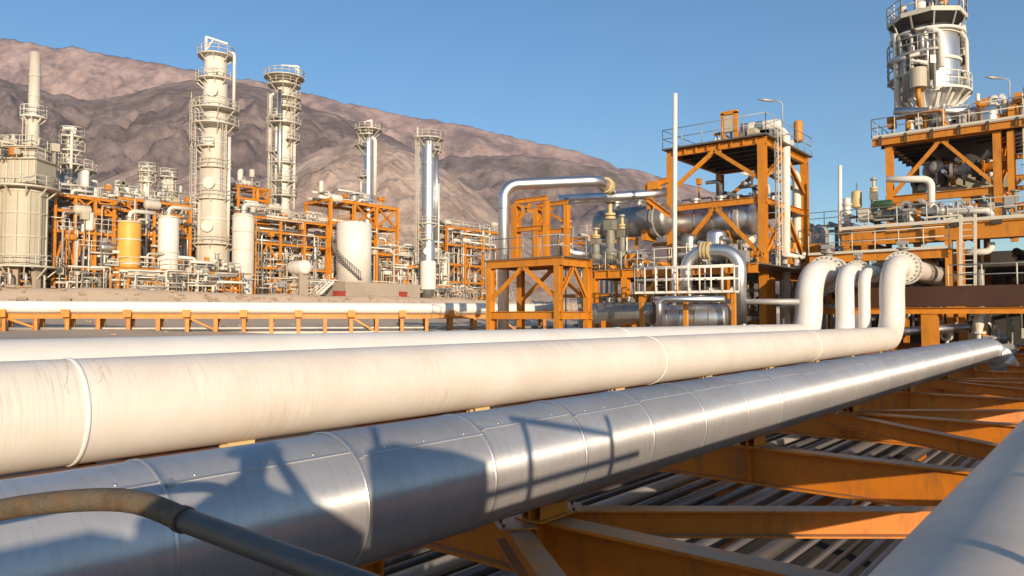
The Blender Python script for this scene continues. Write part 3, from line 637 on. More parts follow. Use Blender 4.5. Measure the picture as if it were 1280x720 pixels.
# fired heater with its stack
c = base_at(27, -87.5); t = depth(c); k = mpp(27, t); Zh = lambda y: zat(27, y, t); r = 30*k
fh = thing('fired_heater', 'big beige drum shaped furnace with a tall slim stack at the left edge', 'furnace', c)
MB().lathe((c.x, c.y, 0), UP, [(.01, Zh(332)), (r, Zh(332)), (r, Zh(240)), (r*.8, Zh(232)), (.01, Zh(232))], 36, smooth=False).build('shell', 'beige', fh)
for y in (320, 297, 268, 241): MB().lathe((c.x, c.y, Zh(y)), UP, [(r-.02, -.08), (r+.1, -.08), (r+.1, .08), (r-.02, .08)], 36, smooth=False).build('stiffening_ring', 'cream', fh)
for i in range(12):
    a = R(15+30*i); e = RT*math.cos(a)-FW*math.sin(a); q = Vector((c.x, c.y, 0))+e*(r+.05); MB().box(q+UP*(Zh(332)+Zh(241))/2, (.16, .2, Zh(241)-Zh(332)), (e, e.cross(UP), UP)).build('stiffener', 'beige', fh)
    if i % 2 == 0: MB().box(Vector((c.x, c.y, 0))+e*(r*.85)+UP*(c.z+Zh(332))/2, (.6, .6, Zh(332)-c.z+.4), (e, e.cross(UP), UP)).build('leg', 'concrete', fh)
ring_platform(fh, (c.x, c.y, Zh(334)), r, r+1.3, 0, 360, 'cream', 10)
ring_platform(fh, (c.x, c.y, Zh(236)), r*.7, r+1.1, 0, 360, 'cream', 10)
def hb(dx0, dx1, y1, y0, dep, m, nm): MB().box(Vector((c.x, c.y, 0))+RT*((dx0+dx1)/2*k)+UP*(Zh(y1)+Zh(y0))/2, ((dx1-dx0)*k, dep, Zh(y1)-Zh(y0)), (RT, FW, UP)).build(nm, m, fh)
hb(-34, 32, 203, 232, 3.2, 'beige', 'convection_section'); hb(-22, 24, 188, 203, 2.2, 'cream', 'breeching')
for i in range(7): hb(-32+i*10.2, -30+i*10.2, 204, 231, 3.5, 'cream', 'stiffener')
for y, wd in ((203, 36), (188, 27)):
    z = Zh(y)+.05; cc = Vector((c.x, c.y, z)); pts = [cc+RT*(sx*wd*k)+FW*(sy*1.9) for sx, sy in ((-1, -1), (1, -1), (1, 1), (-1, 1), (-1, -1))]
    MB().box(cc, (wd*2*k, 3.9, .1), (RT, FW, UP)).build('platform', 'cream', fh); rail_mesh(pts, 1.1, .045, 1.2).build('railing', 'cream', fh)
sx = Vector((c.x, c.y, 0))+RT*(11*k)
MB().lathe(sx, UP, [(8.5*k, Zh(190)), (8*k, Zh(150)), (7.2*k, Zh(66)), (6.2*k, Zh(66)), (6.2*k, Zh(74))], 24).build('stack', 'cream', fh)
for y in (165, 120, 95): MB().lathe(sx+UP*Zh(y), UP, [(7*k, -.1), (8.4*k, -.1), (8.4*k, .1), (7*k, .1)], 24, smooth=False).build('stack_ring', 'cream', fh)
ring_platform(fh, sx+UP*Zh(147), 7*k, 18*k, 0, 360, 'cream_light', 8)
ladder(fh, sx-RT*9*k+UP*Zh(188), sx-RT*9*k+UP*Zh(147), FW)
clutter(fh, (c.x-1, c.y-3.5, Zh(203)), (c.x+2.4, c.y+2.5, Zh(176)), 16, 5, ('cream', 'cream_light', 'galv'), .06, .14, 'vhkbb')
clutter(fh, (c.x-2, c.y-3, c.z), (c.x+3, c.y+3, Zh(336)), 22, 6, ('cream', 'beige', 'galv', 'orange'), .06, .16)
pole(fh, 'vent_pipe', sx+RT*-30*k+UP*Zh(205), sx+RT*-30*k+UP*Zh(168), 2.6*k, 'cream_light')

column('process_column', 'short cream column with boxy top platform beside the furnace stack', 85, -93, [(178, 207, 16), (222, 240, 34), (240, 372, 20)], ('cream_light', 'silver_dull', 'cream'),
       [(172, 9, 0, 360), (190, 12, 0, 200), (207, 12, 0, 360), (213, 16, 150, 390)], [(-9, 170, 236)], [(9, 168, 235, 4, 'white', -8)], (4, 178, 160, -16, 0))
column('process_column', 'slim white column with crooked top pipes left of the thick tower', 181, -97, [(222, 245, 10), (245, 370, 14)], ('white', 'cream_light'),
       [(215, 8, 0, 360), (228, 7, 0, 180)], [], [(5, 206, 260, 3, 'white', -10), (-6, 209, 250, 2.5, 'cream_light', 14)])
column('process_column', 'slim cream column with ringed valves just left of the thick tower', 206, -99, [(226, 262, 12), (262, 370, 16)], ('cream_light', 'cream'),
       [(222, 8, 0, 360), (240, 9, -30, 210), (252, 9, 0, 360)], [], [(8, 214, 270, 4, 'white', -14)])
column('process_column', 'thickest and tallest cream tower with staggered platforms and a crane arm', 265, -91,
       [(75, 98, 29), (100, 162, 31), (165, 212, 35), (214, 300, 38), (300, 340, 43), (340, 378, 39)], ('cream_light', 'cream_light', 'cream', 'cream', 'cream'),
       [(71, 9, 0, 360), (101, 8, 15, 165), (103, 10, 150, 260), (131, 16, 140, 235), (139, 16, -55, 130), (153, 16, 140, 235), (158, 16, -55, 130), (186, 8, 70, 200), (211, 5, 0, 360), (250, 5, 0, 360), (306, 7, 0, 360)],
       [(-22, 132, 186), (-20, 186, 300), (20, 160, 250)], [(26, 66, 142, 4, 'white', -10), (21, 172, 300, 4.5, 'cream_light', 0), (-12, 255, 345, 5, 'cream', 0)],
       (-14, 104, 46, 30, 9), rings=(122, 180, 232, 275, 330), manholes=((2, 93, 12), (3, 118, 12), (0, 180, 11), (2, 232, 12), (1, 285, 12)))
column('process_column', 'second tallest tower wrapped in pipes and many small platforms', 352, -104,
       [(100, 265, 18), (265, 365, 24)], ('cream_light', 'cream'),
       [(98, 17, 0, 360), (108, 12, 0, 360), (124, 13, -70, 80), (137, 13, -70, 80), (149, 12, 100, 260), (156, 13, -80, 250), (176, 12, -60, 60), (192, 9, 100, 250), (205, 8, 0, 360), (228, 8, -40, 200), (246, 9, 0, 360)],
       [(-15, 120, 200), (-14, 200, 264), (15, 125, 176)], [(-1, 116, 262, 7, 'silver', 0), (-18, 118, 265, 3.4, 'white', 5), (15, 175, 262, 3.4, 'white', -4), (11, 112, 200, 3.4, 'cream_light', 0), (-8, 140, 262, 3, 'cream_light', 0)], (18, 100, 83, -22, -1), rings=(130, 165, 215))
column('process_column', 'slim silver tower behind the frame of the white storage tank', 459, -112,
       [(166, 245, 11), (245, 340, 13)], ('silver', 'silver'), [(163, 12, 0, 360), (170, 10, 60, 300), (183, 12, 120, 240), (222, 8, 90, 260)], [(-9, 172, 185)],
       [(9, 172, 245, 4.5, 'white', -6), (-9, 222, 244, 2.5, 'cream_light', 0)], (4, 164, 150, -10, 3), rings=(195, 220))
column('process_column', 'silver tower with white skirt standing clear of the racks', 535, -85.3,
       [(178, 328, 17), (328, 362, 20), (362, 384, 15)], ('silver', 'white', 'silver_dull'), [(174, 10, 0, 360), (189, 8, -60, 60), (280, 4, 0, 360), (300, 5, 60, 250)],
       [(-13, 176, 330)], [(10.5, 182, 300, 5, 'silver', 0), (-14, 160, 330, 2.6, 'white', 0), (13, 230, 330, 2.5, 'cream_light', 0)], rings=(205, 235, 262, 298), manholes=((0, 315, 7),))
vessel('storage_vessel', 'amber orange vertical vessel with cream rings among the orange frames', 160, F0, 278, 332, 30, 'amber', (278, 300, 330))
vessel('storage_vessel', 'cream white vertical vessel left of the thick tower base', 209, F0, 272, 338, 27, 'white', (272, 316), )
vessel('storage_vessel', 'cream vertical vessel right of the thick tower base', 303, F0-1, 269, 344, 28, 'cream_light', (271, 290, 312))
vessel('storage_vessel', 'small cream vertical vessel right of the silver tower', 556, -89, 322, 360, 11, 'cream_light', (335,))
# the steel frames
module('steel_frame', 'orange pipe frame with fat ducts right of the beige furnace', 66, 140, F0-2, 7, (243, 262, 288, 334), 3, 21, 46, braces=((1, 0, 'X'), (2, 0, 'X'), (0, 2, 'A'), (1, 2, 'A')), pipes=3)
module('steel_frame', 'orange pipe frame behind the amber vessel', 142, 236, F0-5, 6, (247, 262, 290, 334), 4, 33, 50, braces=((0, 0, 'X'), (3, 1, 'X')), pipes=2)
module('steel_frame', 'low orange frame at the foot of the thick tower', 146, 300, F0+1.2, 2.5, (335, 352), 8, 51, 60, post=.26, pipes=1, top_rail=True)
module('steel_frame', 'orange frame with dark pipe bays right of the cream vessel', 318, 408, F0-3, 7, (271, 288, 303, 334), 3, 61, 56, braces=((0, 2, 'A'),), pipes=4)
module('steel_frame', 'small orange top frame between the two tallest towers', 296, 334, -97, 4, (232, 247, 262), 2, 71, 18, braces=((1, 0, 'X'), (1, 1, 'X')), pipes=1, top_rail=False, cl_top=.98)
module('steel_frame', 'tall orange frame around the white storage tank', 412, 496, F0-2.5, 6, (249, 278, 312), 3, 81, 40, post=.42, braces=((1, 0, 'X'), (2, 0, 'X')), pipes=2, top_rail=False, cl_top=.75)
module('steel_frame', 'orange frame with cream cabinets right of the silver tower', 558, 624, -92, 7, (283, 305, 330, 352), 3, 91, 60, post=.34, braces=((0, 2, 'A'), (1, 2, 'X'), (2, 2, 'A')), pipes=2)
module('steel_frame', 'low cream and orange pipe frame between the silver tower and the tank', 492, 560, -88, 5, (318, 345), 3, 101, 46, post=.22, m='cream', pipes=2)
# white storage tank with stair
c = base_at(442, F0+.5); t = depth(c); k = mpp(442, t); r = 22*k; Zt = lambda y: zat(442, y, t)
tk = thing('storage_tank', 'bright white cylindrical storage tank with a diagonal stair on a concrete base', 'tank', c)
MB().lathe((c.x, c.y, 0), UP, [(.01, Zt(354)), (r, Zt(354)), (r, Zt(280)), (r*.6, Zt(277)), (.01, Zt(276))], 36, smooth=True).build('shell', 'white', tk)
sm = MB(); hmb = MB(); pr = None
for i in range(21):
    a = R(172-5.6*i); y = 304+2.3*i; e = RT*math.cos(a)-FW*math.sin(a); q = Vector((c.x, c.y, 0))+e*(r+.35)+UP*Zt(min(352, y)); sm.box(q, (.7, .5, .08), (e, e.cross(UP), UP))
    if pr is not None: hmb.tube([pr+UP, q+e*.3+UP], .05, 5); hmb.tube([q+e*.3, q+e*.3+UP], .04, 4); hmb.tube([pr, q+e*.3], .07, 5)
    pr = q+e*.3
sm.build('stair_tread', 'dark', tk, kind='stuff'); hmb.build('stair_rail', 'silver_dull', tk)
MB().box((c.x, c.y+3, (Zt(354)+gz(-86))/2-.2), (r*2+1.5, 14, Zt(354)-gz(-86)+.4)).build('base', 'concrete', tk)
mb = MB()
for a in range(0, 360, 20): p = circle_pts((c.x, c.y, Zt(280)), r-.08, R(a), R(a)+.01, 1)[0]; mb.tube([p, p+UP*1.0], .04, 5)
mb.tube(circle_pts((c.x, c.y, Zt(280)+1), r-.08, 0, 2*math.pi, 30), .04, 5); mb.build('railing', 'orange', tk)
# horizontal drum, stairs and other single things
c = base_at(381, F0+1); t = depth(c); k = mpp(381, t)
hd = thing('horizontal_drum', 'round white drum end facing out of the dark frame', 'drum', c)
MB().lathe(W(381, 334, t)+Vector((-2.5, 0, 0)), (1, 0, 0), cyl_prof(9.5*k, 2.6, .5), 24).build('shell', 'white', hd)
for dx in (-2, -.4): MB().box((c.x+dx, c.y, (c.z+W(381, 340, t).z)/2), (.3, 1.3, W(381, 340, t).z-c.z)).build('saddle', 'concrete', hd)
st = thing('stair_flight', 'white stair flight slanting down to the sandy berm', 'stairs', base_at(398, F0+2))
a, b = WX(412, 352, F0+2), WX(390, 372, F0+2); mb = MB()
for dx in (0, .9): mb.bar(a+Vector((dx, 0, 0)), b+Vector((dx, 0, 0)), .12, .3)
mb.build('stringer', 'white', st); mb = MB()
for i in range(1, 9): q = a.lerp(b, i/9); mb.box(q+Vector((.45, 0, 0)), (.8, .28, .05))
mb.build('tread', 'galv', st, kind='stuff')
rail_mesh([a, b], 1.0, .04, 1).build('railing', 'white', st)
for (x, y0, hgt, lab) in ((502, 376, .8, 'red fire box on the ground beside the tank base'), (424, 372, .6, 'red fire box at the left foot of the tank base')):
    c = base_at(x, F0+3.5); b = MB().box(c+UP*hgt/2, (.8, 1.5, hgt)); b.box(c+UP*(hgt+.06), (.9, 1.6, .12)); b.box(c+UP*hgt*.55+Vector((.42, 0, 0)), (.06, .9, hgt*.6)); tag(b.build('fire_box', 'red'), lab, 'fire box')
# back rows of pipework that fill the gaps
for i, (x0, x1, Xp, lv, lab) in enumerate(((0, 70, -98, (228, 262, 300), 'cream pipe frame rising behind the furnace'), (225, 330, -101, (262, 285, 318), 'cream pipe frame behind the thick tower'), (470, 560, -104, (310, 330), 'cream pipe frame behind the silver tower'), (-160, -10, -88, (240, 290, 334), 'orange pipe frame left of the furnace'))):
    module('steel_frame', lab, x0, x1, Xp, 6, lv, 4, 200+7*i, 34, post=.26, m='cream' if i < 3 else 'orange', pipes=3)

# ================================================================== REAR PIPELINE on its trestle
A = W(-90, 383, 47); B = W(700, 386, 58)
rp = thing('rear_pipeline', 'white pipeline running level on an orange trestle below the plant', 'pipe', (A+B)/2)
MB().tube([A.lerp(B, i/12) for i in range(13)], .40, 28).build('pipe_wall', 'pipe_white_plain', rp)
d = (B-A).normalized(); sdv = d.cross(UP)
for i in range(9):
    q = A.lerp(B, (i+.5)/9); MB().tube([q-d*.03, q+d*.03], .412, 28).build('joint_band', 'band_white', rp)
tr = thing('pipe_trestle', 'low orange steel trestle carrying the rear white pipeline', 'trestle', (A+B)/2-UP*2)
for o in (0, -1.2): MB().ibeam(A-UP*.60+sdv*o, B-UP*.60+sdv*o, .34, .22).build('beam', 'orange', tr)
for i in range(23):
    q = A.lerp(B, (i+.3)/23); g0 = gz(q.x)-.3
    for o in (0, -1.2): MB().ibeam(Vector((q.x, q.y, g0))+sdv*o, q-UP*.77+sdv*o, .26, .26, up=d).build('post', 'orange', tr)
    if i % 2 == 0: MB().box(q-UP*.42+sdv*.42, (.5, .22, .5), (d, sdv, UP)).build('saddle', 'orange', tr)
    if i % 6 == 3:
        e = A.lerp(B, (i-.6)/23); MB().ibeam(Vector((q.x, q.y, g0+.5)), e-UP*.75, .14, .12).build('brace', 'orange', tr)
MB().ibeam(A-UP*1.75, B-UP*1.75, .16, .14).build('lower_rail', 'cream', tr)
for i, (dz, r, m, lab) in enumerate(((-1.45, .12, 'galv', 'thin grey pipe slung under the trestle beam'), (-1.95, .16, 'pipe_white_plain', 'low white pipe near the ground under the trestle'), (-2.2, .1, 'lower_pipe', 'dark thin pipe along the ground under the trestle'))):
    tag(MB().tube([A.lerp(B, j/4)+UP*dz+sdv*(-.6-.3*i) for j in range(5)], r, 10).build('small_pipe', m), lab, 'pipe')
# ================================================================== CENTRE: compressor decks, exchanger tower
def run(name, label, pts, rpx, m, el=2.2, parent=None, seg=16, cat='pipe', n=8):
    """a pipe given by picture points with their own distances; radius in px at the first point"""
    P = [W(*p) for p in pts]; r = rpx*mpp(pts[0][0], pts[0][2])
    o = MB().tube(fillet(P, r*el, n) if len(P) > 2 else P, r, seg).build(name, m, parent)
    if parent is None: tag(o, label, cat)
    return o, r, P
def flange_at(root, p, axis, r, m='yellow', n=2, name='flange'):
    axis = Vector(axis).normalized()
    for i in range(n):
        MB().lathe(Vector(p)+axis*(i*.55*r), axis, [(r*.95, 0), (r*1.42, 0), (r*1.42, .3*r), (r*.95, .3*r)], 18, smooth=False).build(name, m, root)
def frame_box(root, X0, X1, Y0, Y1, zb, zt, post, m='orange', faces='fr', levels=(), vees=(), beam=None):
    beam = beam or post
    for X in (X0, X1):
        for Y in (Y0, Y1): MB().ibeam((X, Y, zb), (X, Y, zt-beam*.5), post, post, up=Vector((0, 1, 0))).build('post', m, root)
    for z in list(levels)+[zt]:
        for Y in (Y0, Y1): MB().ibeam((X0-.3, Y, z-.003), (X1+.3, Y, z-.003), beam, beam*.62).build('beam', m, root)
        for X in (X0, X1): MB().ibeam((X, Y0+.08, z-.02), (X, Y1-.08, z-.02), beam*.95, beam*.6).build('beam', m, root)
    for z1, z0 in vees:                                     # inverted V bracing on the front and side
        xm, ym = (X0+X1)/2, (Y0+Y1)/2; b = post*.5
        for Y in (Y0, Y1):
            for X in (X0, X1): MB().ibeam((X, Y-.01, z0), (xm, Y-.01, z1-beam*.5), b, b, up=Vector((0, 1, 0))).build('brace', m, root)
            MB().box((xm, Y-.01, z1-beam*.62), (post*2.0, .03, beam*.8)).build('gusset', m, root)
        for X in (X1,):
            for Y in (Y0, Y1): MB().ibeam((X, Y, z0), (X, ym, z1-beam*.5), b, b, up=Vector((1, 0, 0))).build('brace', m, root)
# ---- low frame with the small tower frame on top
zt = WY(700, 326, 30).z
x0, x1 = WY(613, 400, 30).x, WY(698, 400, 30).x
lf = thing('support_frame', 'low orange frame with inverted V braces in front of the silver riser', 'steel frame', ((x0+x1)/2, 32, -2.2))
frame_box(lf, x0, x1, 30, 32.6, gz(x0)-.3, zt, .34, vees=((zt, .9),), levels=(WY(650, 394, 30).z,), beam=.4)
MB().box(((x0+x1)/2, 31.3, zt+.23), (x1-x0+.6, 2.9, .05)).build('deck_plate', 'grating', lf)
rail_mesh([(x0, 30, zt+.25), (x1, 30, zt+.25), (x1, 32.5, zt+.25)], 1.1, .028, 1.2).build('railing', 'galv', lf)
u0, u1 = WY(645, 300, 33.4).x, WY(683, 300, 33.4).x; zu = WY(664, 250, 33.4).z
uf = thing('support_frame', 'small upright orange frame with crossed braces on the low frame', 'steel frame', ((u0+u1)/2, 34, zt))
for X, pw in ((u0, .42), (u1, .3)):
    for Y in (33.4, 35.4): MB().ibeam((X, Y, zt+.25), (X, Y, zu-.16), pw, pw, up=Vector((0, 1, 0))).build('post', 'orange', uf)
for Y in (33.4, 35.4):
    for z in (zu, zu-(zu-zt)*.42): MB().ibeam((u0-.1, Y, z), (u1+.1, Y, z), .26, .2).build('beam', 'orange', uf)
    MB().ibeam((u0, Y, zu-.1), (u1, Y, zu-(zu-zt)*.3), .16, .14, up=Vector((0, 1, 0))).build('brace', 'orange', uf); MB().ibeam((u0, Y, zu-(zu-zt)*.32), ((u0+u1)/2, Y, zu-.2), .16, .14, up=Vector((0, 1, 0))).build('brace', 'orange', uf)
# ---- the deck
ZD = 3.0; D0, D1, DY0, DY1 = -26.2, -15.4, 39.5, 60
dk = thing('process_deck', 'orange process deck with equipment left of and under the exchanger tower', 'platform', ((D0+D1)/2, 48, -2.2))
MB().box(((D0+D1)/2, (DY0+DY1)/2, ZD), (D1-D0, DY1-DY0, .06)).build('floor', 'grating', dk)
MB().ibeam((D0-.2, DY0, ZD-.3), (D1+.1, DY0, ZD-.3), .5, .3).build('front_beam', 'orange', dk); MB().ibeam((D0, DY0+.1, ZD-.32), (D0, DY1, ZD-.32), .46, .28).build('side_beam', 'orange', dk)
for i in range(11): MB().box((D0+.5+i, DY0-.17, ZD-.3), (.05, .06, .45)).build('stiffener', 'orange', dk)
for X in (D0+.3, -23.6, -20.3, -17.2):
    for Y in (DY0, 46.5, 54): MB().ibeam((X, Y, gz(-20)-.5), (X, Y, ZD-.55), .42, .42, up=Vector((0, 1, 0))).build('post', 'orange', dk)
for X in (-23.6, -17.2): MB().ibeam((X, 46.5, ZD-.32), (X, DY1, ZD-.32), .42, .28).build('cross_beam', 'orange', dk)
MB().ibeam((-23.6, DY0-.02, -1.2), (-21.4, DY0-.02, ZD-.6), .26, .24, up=Vector((0, 1, 0))).build('brace', 'orange', dk)
MB().ibeam((-21.6, DY0-.03, ZD-.72), (-20.3, DY0-.03, ZD-.72), .3, .24).build('bracket', 'orange', dk)
rail_mesh([(D0, DY1, ZD), (D0, DY0, ZD), (-18.2, DY0, ZD)], 1.1, .03, 1.1).build('railing', 'rail_cream', dk)
clutter(dk, (D0+.6, DY0+3, gz(-20)), (D1-.3, 58, ZD-.4), 80, 301, ('dark', 'galv', 'silver_dull', 'cream_light', 'green_grey', 'orange', 'silver'), .05, .22)
clutter(dk, (D0+.5, DY0+1, ZD+.05), (D1-.6, 44, ZD+1.6), 38, 302, ('silver', 'galv', 'green_grey', 'silver_dull', 'cream_light', 'orange'), .05, .16, 'vhkkdbve')
clutter(dk, (D0+.5, 45, ZD+.05), (D1-.6, 58, ZD+2.6), 60, 303, ('silver', 'galv', 'silver_dull', 'cream_light', 'orange', 'white'), .05, .18)
# ---- the exchanger tower
TX0, TX1, TY0, TY1 = -23.2, -17.0, 44.8, 52.6
zt = WY(955, 175, TY0).z; zm = WY(945, 250, TY0).z
tw = thing('exchanger_tower', 'open orange steel tower with inverted V braces and railed roof deck', 'steel frame', ((TX0+TX1)/2, 48.7, -2.2))
frame_box(tw, TX0, TX1, TY0, TY1, gz(-20)-.4, zt, .46, levels=(zm,), vees=((zt, zm+1.2), (zm, ZD+.7)), beam=.4)
MB().box(((TX0+TX1)/2, (TY0+TY1)/2, zt+.3), (TX1-TX0+.9, TY1-TY0+.9, .1)).build('roof_deck', 'grating', tw)
for i in range(5): MB().ibeam((TX0+.2, TY0+1.3*(i+1), zt-.02), (TX1-.2, TY0+1.3*(i+1), zt-.02), .4, .2).build('joist', 'dark', tw)
mb = rail_mesh([(TX0-.4, TY1, zt+.35), (TX0-.4, TY0-.4, zt+.35), (TX1+.4, TY0-.4, zt+.35), (TX1+.4, TY1+.4, zt+.35)], 1.25, .028, 1.5); mb.build('railing', 'galv', tw)
for i in range(8): MB().box((TX0+.3+.8*i, TY0-.16, zt), (.06, .06, .4)).build('stiffener', 'orange', tw)
# roof: small portal frame, air coolers
bx0, bx1 = WY(904, 160, TY0+1).x, WY(920, 160, TY0+1).x; bz = WY(912, 141, TY0+1).z
for X in (bx0, bx1): MB().bar((X, TY0+1, zt+.3), (X, TY0+1, bz), .24).build('portal_post', 'orange', tw)
MB().bar((bx0-.12, TY0+1, bz), (bx1+.12, TY0+1, bz), .24).build('portal_beam', 'orange', tw); MB().box(((bx0+bx1)/2, TY0+1, bz-.75), (bx1-bx0, .2, 1.1)).build('portal_panel', 'beige', tw)
for i in range(4):
    q = WY(928+9*i, 161-1.2*i, TY0+2); MB().lathe(q, (1, .15, 0), cyl_prof(.34, .9), 16).build('drum', 'white' if i % 2 else 'silver', tw)
    MB().box(q-UP*.6+Vector((.4, 0, 0)), (1.1, .8, .5)).build('skid', 'galv', tw)
MB().lathe(WY(998, 176, TY1), UP, cyl_prof(.3, 1.3), 14).build('vent_drum', 'orange', tw)
clutter(tw, (TX0+.5, TY0+.6, zt+.35), (TX1-.2, TY1-.3, zt+1.5), 20, 311, ('galv', 'white', 'silver', 'cream_light'), .05, .13, 'vhkb')
clutter(tw, (TX0+.5, TY0+2, zm+.25), (TX1-.4, TY1-.5, zm+2.2), 26, 312, ('galv', 'white', 'silver', 'cream_light', 'silver_dull', 'blue'), .05, .16, 'vvhhkbe')
MB().box(((TX0+TX1)/2, (TY0+TY1)/2+1.5, zm+.25), (TX1-TX0-.4, TY1-TY0-3.5, .05)).build('mid_deck', 'grating', tw)
ladder(tw, (TX1+.25, 46.6, ZD), (TX1+.25, 46.6, zt+1), (0, 1, 0), 'rail_cream')
# white pipes on the tower's side
run('white_pipe', 'taller white pipe bent over the tower roof and down its right side', [(958, 163, 47.5), (982, 163, 48.2), (982, 405, 48.2)], 6, 'white')
run('white_pipe', 'shorter white pipe with hooked top beside the tower rear post', [(966, 215, 52), (996, 215, 51.5), (996, 405, 51.5)], 5.5, 'white')
run('vent_pole', 'tall thin white vent pole in front of the orange tower', [(843, 400, 41.5), (844, 117, 41.5)], 2.9, 'white', cat='pole')
MB()
def exchanger(label, x0, x1, y, t0, t1, rpx, m, head=True):
    a, b = W(x0, y, t0), W(x1, y+(0), t1); b.z = a.z; d = (b-a).normalized(); r = rpx*mpp((x0+x1)/2, (t0+t1)/2); ln = (b-a).length
    root = thing('heat_exchanger', label, 'heat exchanger', (a+b)/2-UP*(r+.5))
    MB().lathe(a, d, cyl_prof(r, ln, .45), 32).build('shell', m, root)
    for s in (.06, .3, .55, .78): MB().lathe(a+d*ln*s, d, [(r*.98, 0), (r*1.02, 0), (r*1.02, .1), (r*.98, .1)], 32, smooth=False).build('strap', 'silver_dull', root)
    if head:
        for s in (.86, .89): MB().lathe(a+d*ln*s, d, [(r*.9, 0), (r*1.14, 0), (r*1.14, .12), (r*.9, .12)], 32, smooth=False).build('flange', 'galv', root)
    for s in (.2, .75): q = a+d*ln*s; MB().box(q-UP*(r*.9), (.3, r*1.5, r*.9), (d, d.cross(UP), UP)).build('saddle', 'orange', root)
    for s in (.25, .6): q = a+d*ln*s+UP*r*.95; MB().lathe(q, UP, [(r*.2, 0), (r*.2, r*.4), (r*.34, r*.4), (r*.34, r*.52), (.01, r*.52)], 14, smooth=False).build('nozzle', 'galv', root)
    return root
exchanger('large silver heat exchanger lying inside the orange tower', 848, 938, 281, 50.5, 47.5, 22, 'silver')
exchanger('dull silver heat exchanger left of the orange tower', 752, 832, 281, 52, 49, 19, 'silver_dull')
exchanger('dark low horizontal vessel under the process deck', 745, 815, 392, 46, 44, 14, 'silver_dull', False)
exchanger('blue grey reflecting vessel below the white railed platform', 832, 905, 398, 42, 40.5, 20, 'silver', False)
# big silver overhead lines
o1 = thing('silver_line', 'silver riser bending into a long overhead line that ends at a yellow flange', 'pipe', W(630, 405, 42))
_, r, P = run('pipe_wall', '', [(629, 425, 42), (630, 231, 42), (748, 226, 42.5), (764, 238, 45)], 7.2, 'silver', 2.6, o1, 24)
flange_at(o1, W(757, 231, 43.8), (W(764, 238, 45)-W(748, 226, 42.5)), r, 'yellow', 3)
for y in (262, 330): MB().lathe(W(630, y, 42), UP, [(r*.98, 0), (r*1.06, 0), (r*1.06, .08), (r*.98, .08)], 20, smooth=False).build('joint_band', 'silver_dull', o1)
o2 = thing('silver_line', 'lower silver overhead line with a valve riser reaching the orange tower', 'pipe', W(706, 320, 46))
_, r, P = run('pipe_wall', '', [(832, 240, 47), (812, 243, 46.8), (697, 250, 46), ], 6.2, 'silver', 2.4, o2, 24)
run('riser', '', [(707, 248, 46), (707, 316, 46), (735, 318, 46)], 5.6, 'silver', 2.4, o2, 20)
for y in (278, 285, 306): flange_at(o2, W(707, y, 46), UP, r*.95, 'yellow' if y < 300 else 'cream_light', 1)
b = MB().ibeam(W(812, 262, 47), W(812, 228, 47), .3, .3, up=Vector((0, 1, 0))); b.ibeam(W(806, 236, 47), W(835, 225, 46), .34, .26); b.ibeam(W(806, 246, 47), W(838, 270, 46), .3, .26); b.box(W(818, 232, 46.6), (.8, .4, .5))
tag(b.build('pipe_bracket', 'orange'), 'orange bracket holding the silver line against the tower', 'bracket')
# gate valves on the deck
def gate_valve(label, x, y0, y1, t, wpx):
    a, b = W(x, y0, t), W(x, y1, t); k = mpp(x, t); h = b.z-a.z; q = Vector((a.x, a.y, a.z)); r = wpx/2*k
    root = thing('gate_valve', label, 'valve', q)
    MB().lathe(q, UP, [(r*.7, 0), (r, h*.05), (r, h*.16), (r*.6, h*.2), (r*.75, h*.36), (r*.6, h*.5)], 18).build('valve_body', 'green_grey', root)
    MB().box(q+UP*h*.58, (r*1.5, r*1.3, h*.16)).build('bonnet', 'green_grey', root)
    for s in (.68, .74): MB().lathe(q+UP*h*s, UP, disc_prof(r*.8, h*.04), 16, smooth=False).build('flange', 'yellow', root)
    MB().tube([q+UP*h*.66, q+UP*h], r*.32, 10).build('stem', 'yellow', root); MB().lathe(q+UP*h*.94, UP, [(r*.62, 0), (r*.75, .03), (r*.75, .1), (r*.62, .13)], 18).build('handwheel', 'galv', root)
gate_valve('tall green grey gate valve with yellow collars on the deck', 763, 325, 250, 47, 17)
gate_valve('shorter green grey gate valve with yellow collars right of the tall one', 778, 325, 268, 47.5, 14)
gate_valve('small green grey valve left of the tall gate valve', 745, 325, 285, 46, 14)
# silver inverted U loop with yellow rings
ul = thing('loop_pipe', 'silver inverted U pipe with yellow rings in front of the orange tower', 'pipe', W(855, 405, 40.5))
_, r, P = run('pipe_wall', '', [(858, 372, 41), (858, 313, 41), (925, 313, 39.5), (925, 405, 39.5)], 8, 'silver', 3.2, ul, 28, n=14)
flange_at(ul, W(877, 313, 40.6), (W(925, 313, 39.5)-W(858, 313, 41)), r, 'yellow', 3, 'yellow_ring')
# white railed platform
wp = thing('railed_platform', 'white railed platform in front of the silver loop', 'platform', W(855, 372, 40))
a, b = W(793, 366, 40.5), W(918, 366, 38); b.z = a.z; d = (b-a).normalized(); n = d.cross(UP)
MB().bar(a-n*.6+UP*.0, b-n*.6, 1.2, .12).build('floor', 'white', wp); hgt = W(793, 335, 40.5).z-a.z
rail_mesh([a, b], hgt, .045, .62).build('railing', 'white', wp); rail_mesh([a-n*1.2, b-n*1.2], hgt, .045, .9).build('railing', 'white', wp); rail_mesh([a, a-n*1.2], hgt, .045, .6).build('railing', 'white', wp)
for s in (.04, .5, .97): q = a.lerp(b, s)-n*.6; MB().bar(q-UP*.06, Vector((q.x, q.y, gz(q.x)-.4)), .2).build('post', 'orange', wp)
run('white_pipe', 'white pipe hooping over under the railed platform', [(824, 408, 39), (824, 374, 39), (906, 374, 37.5)], 4, 'silver')
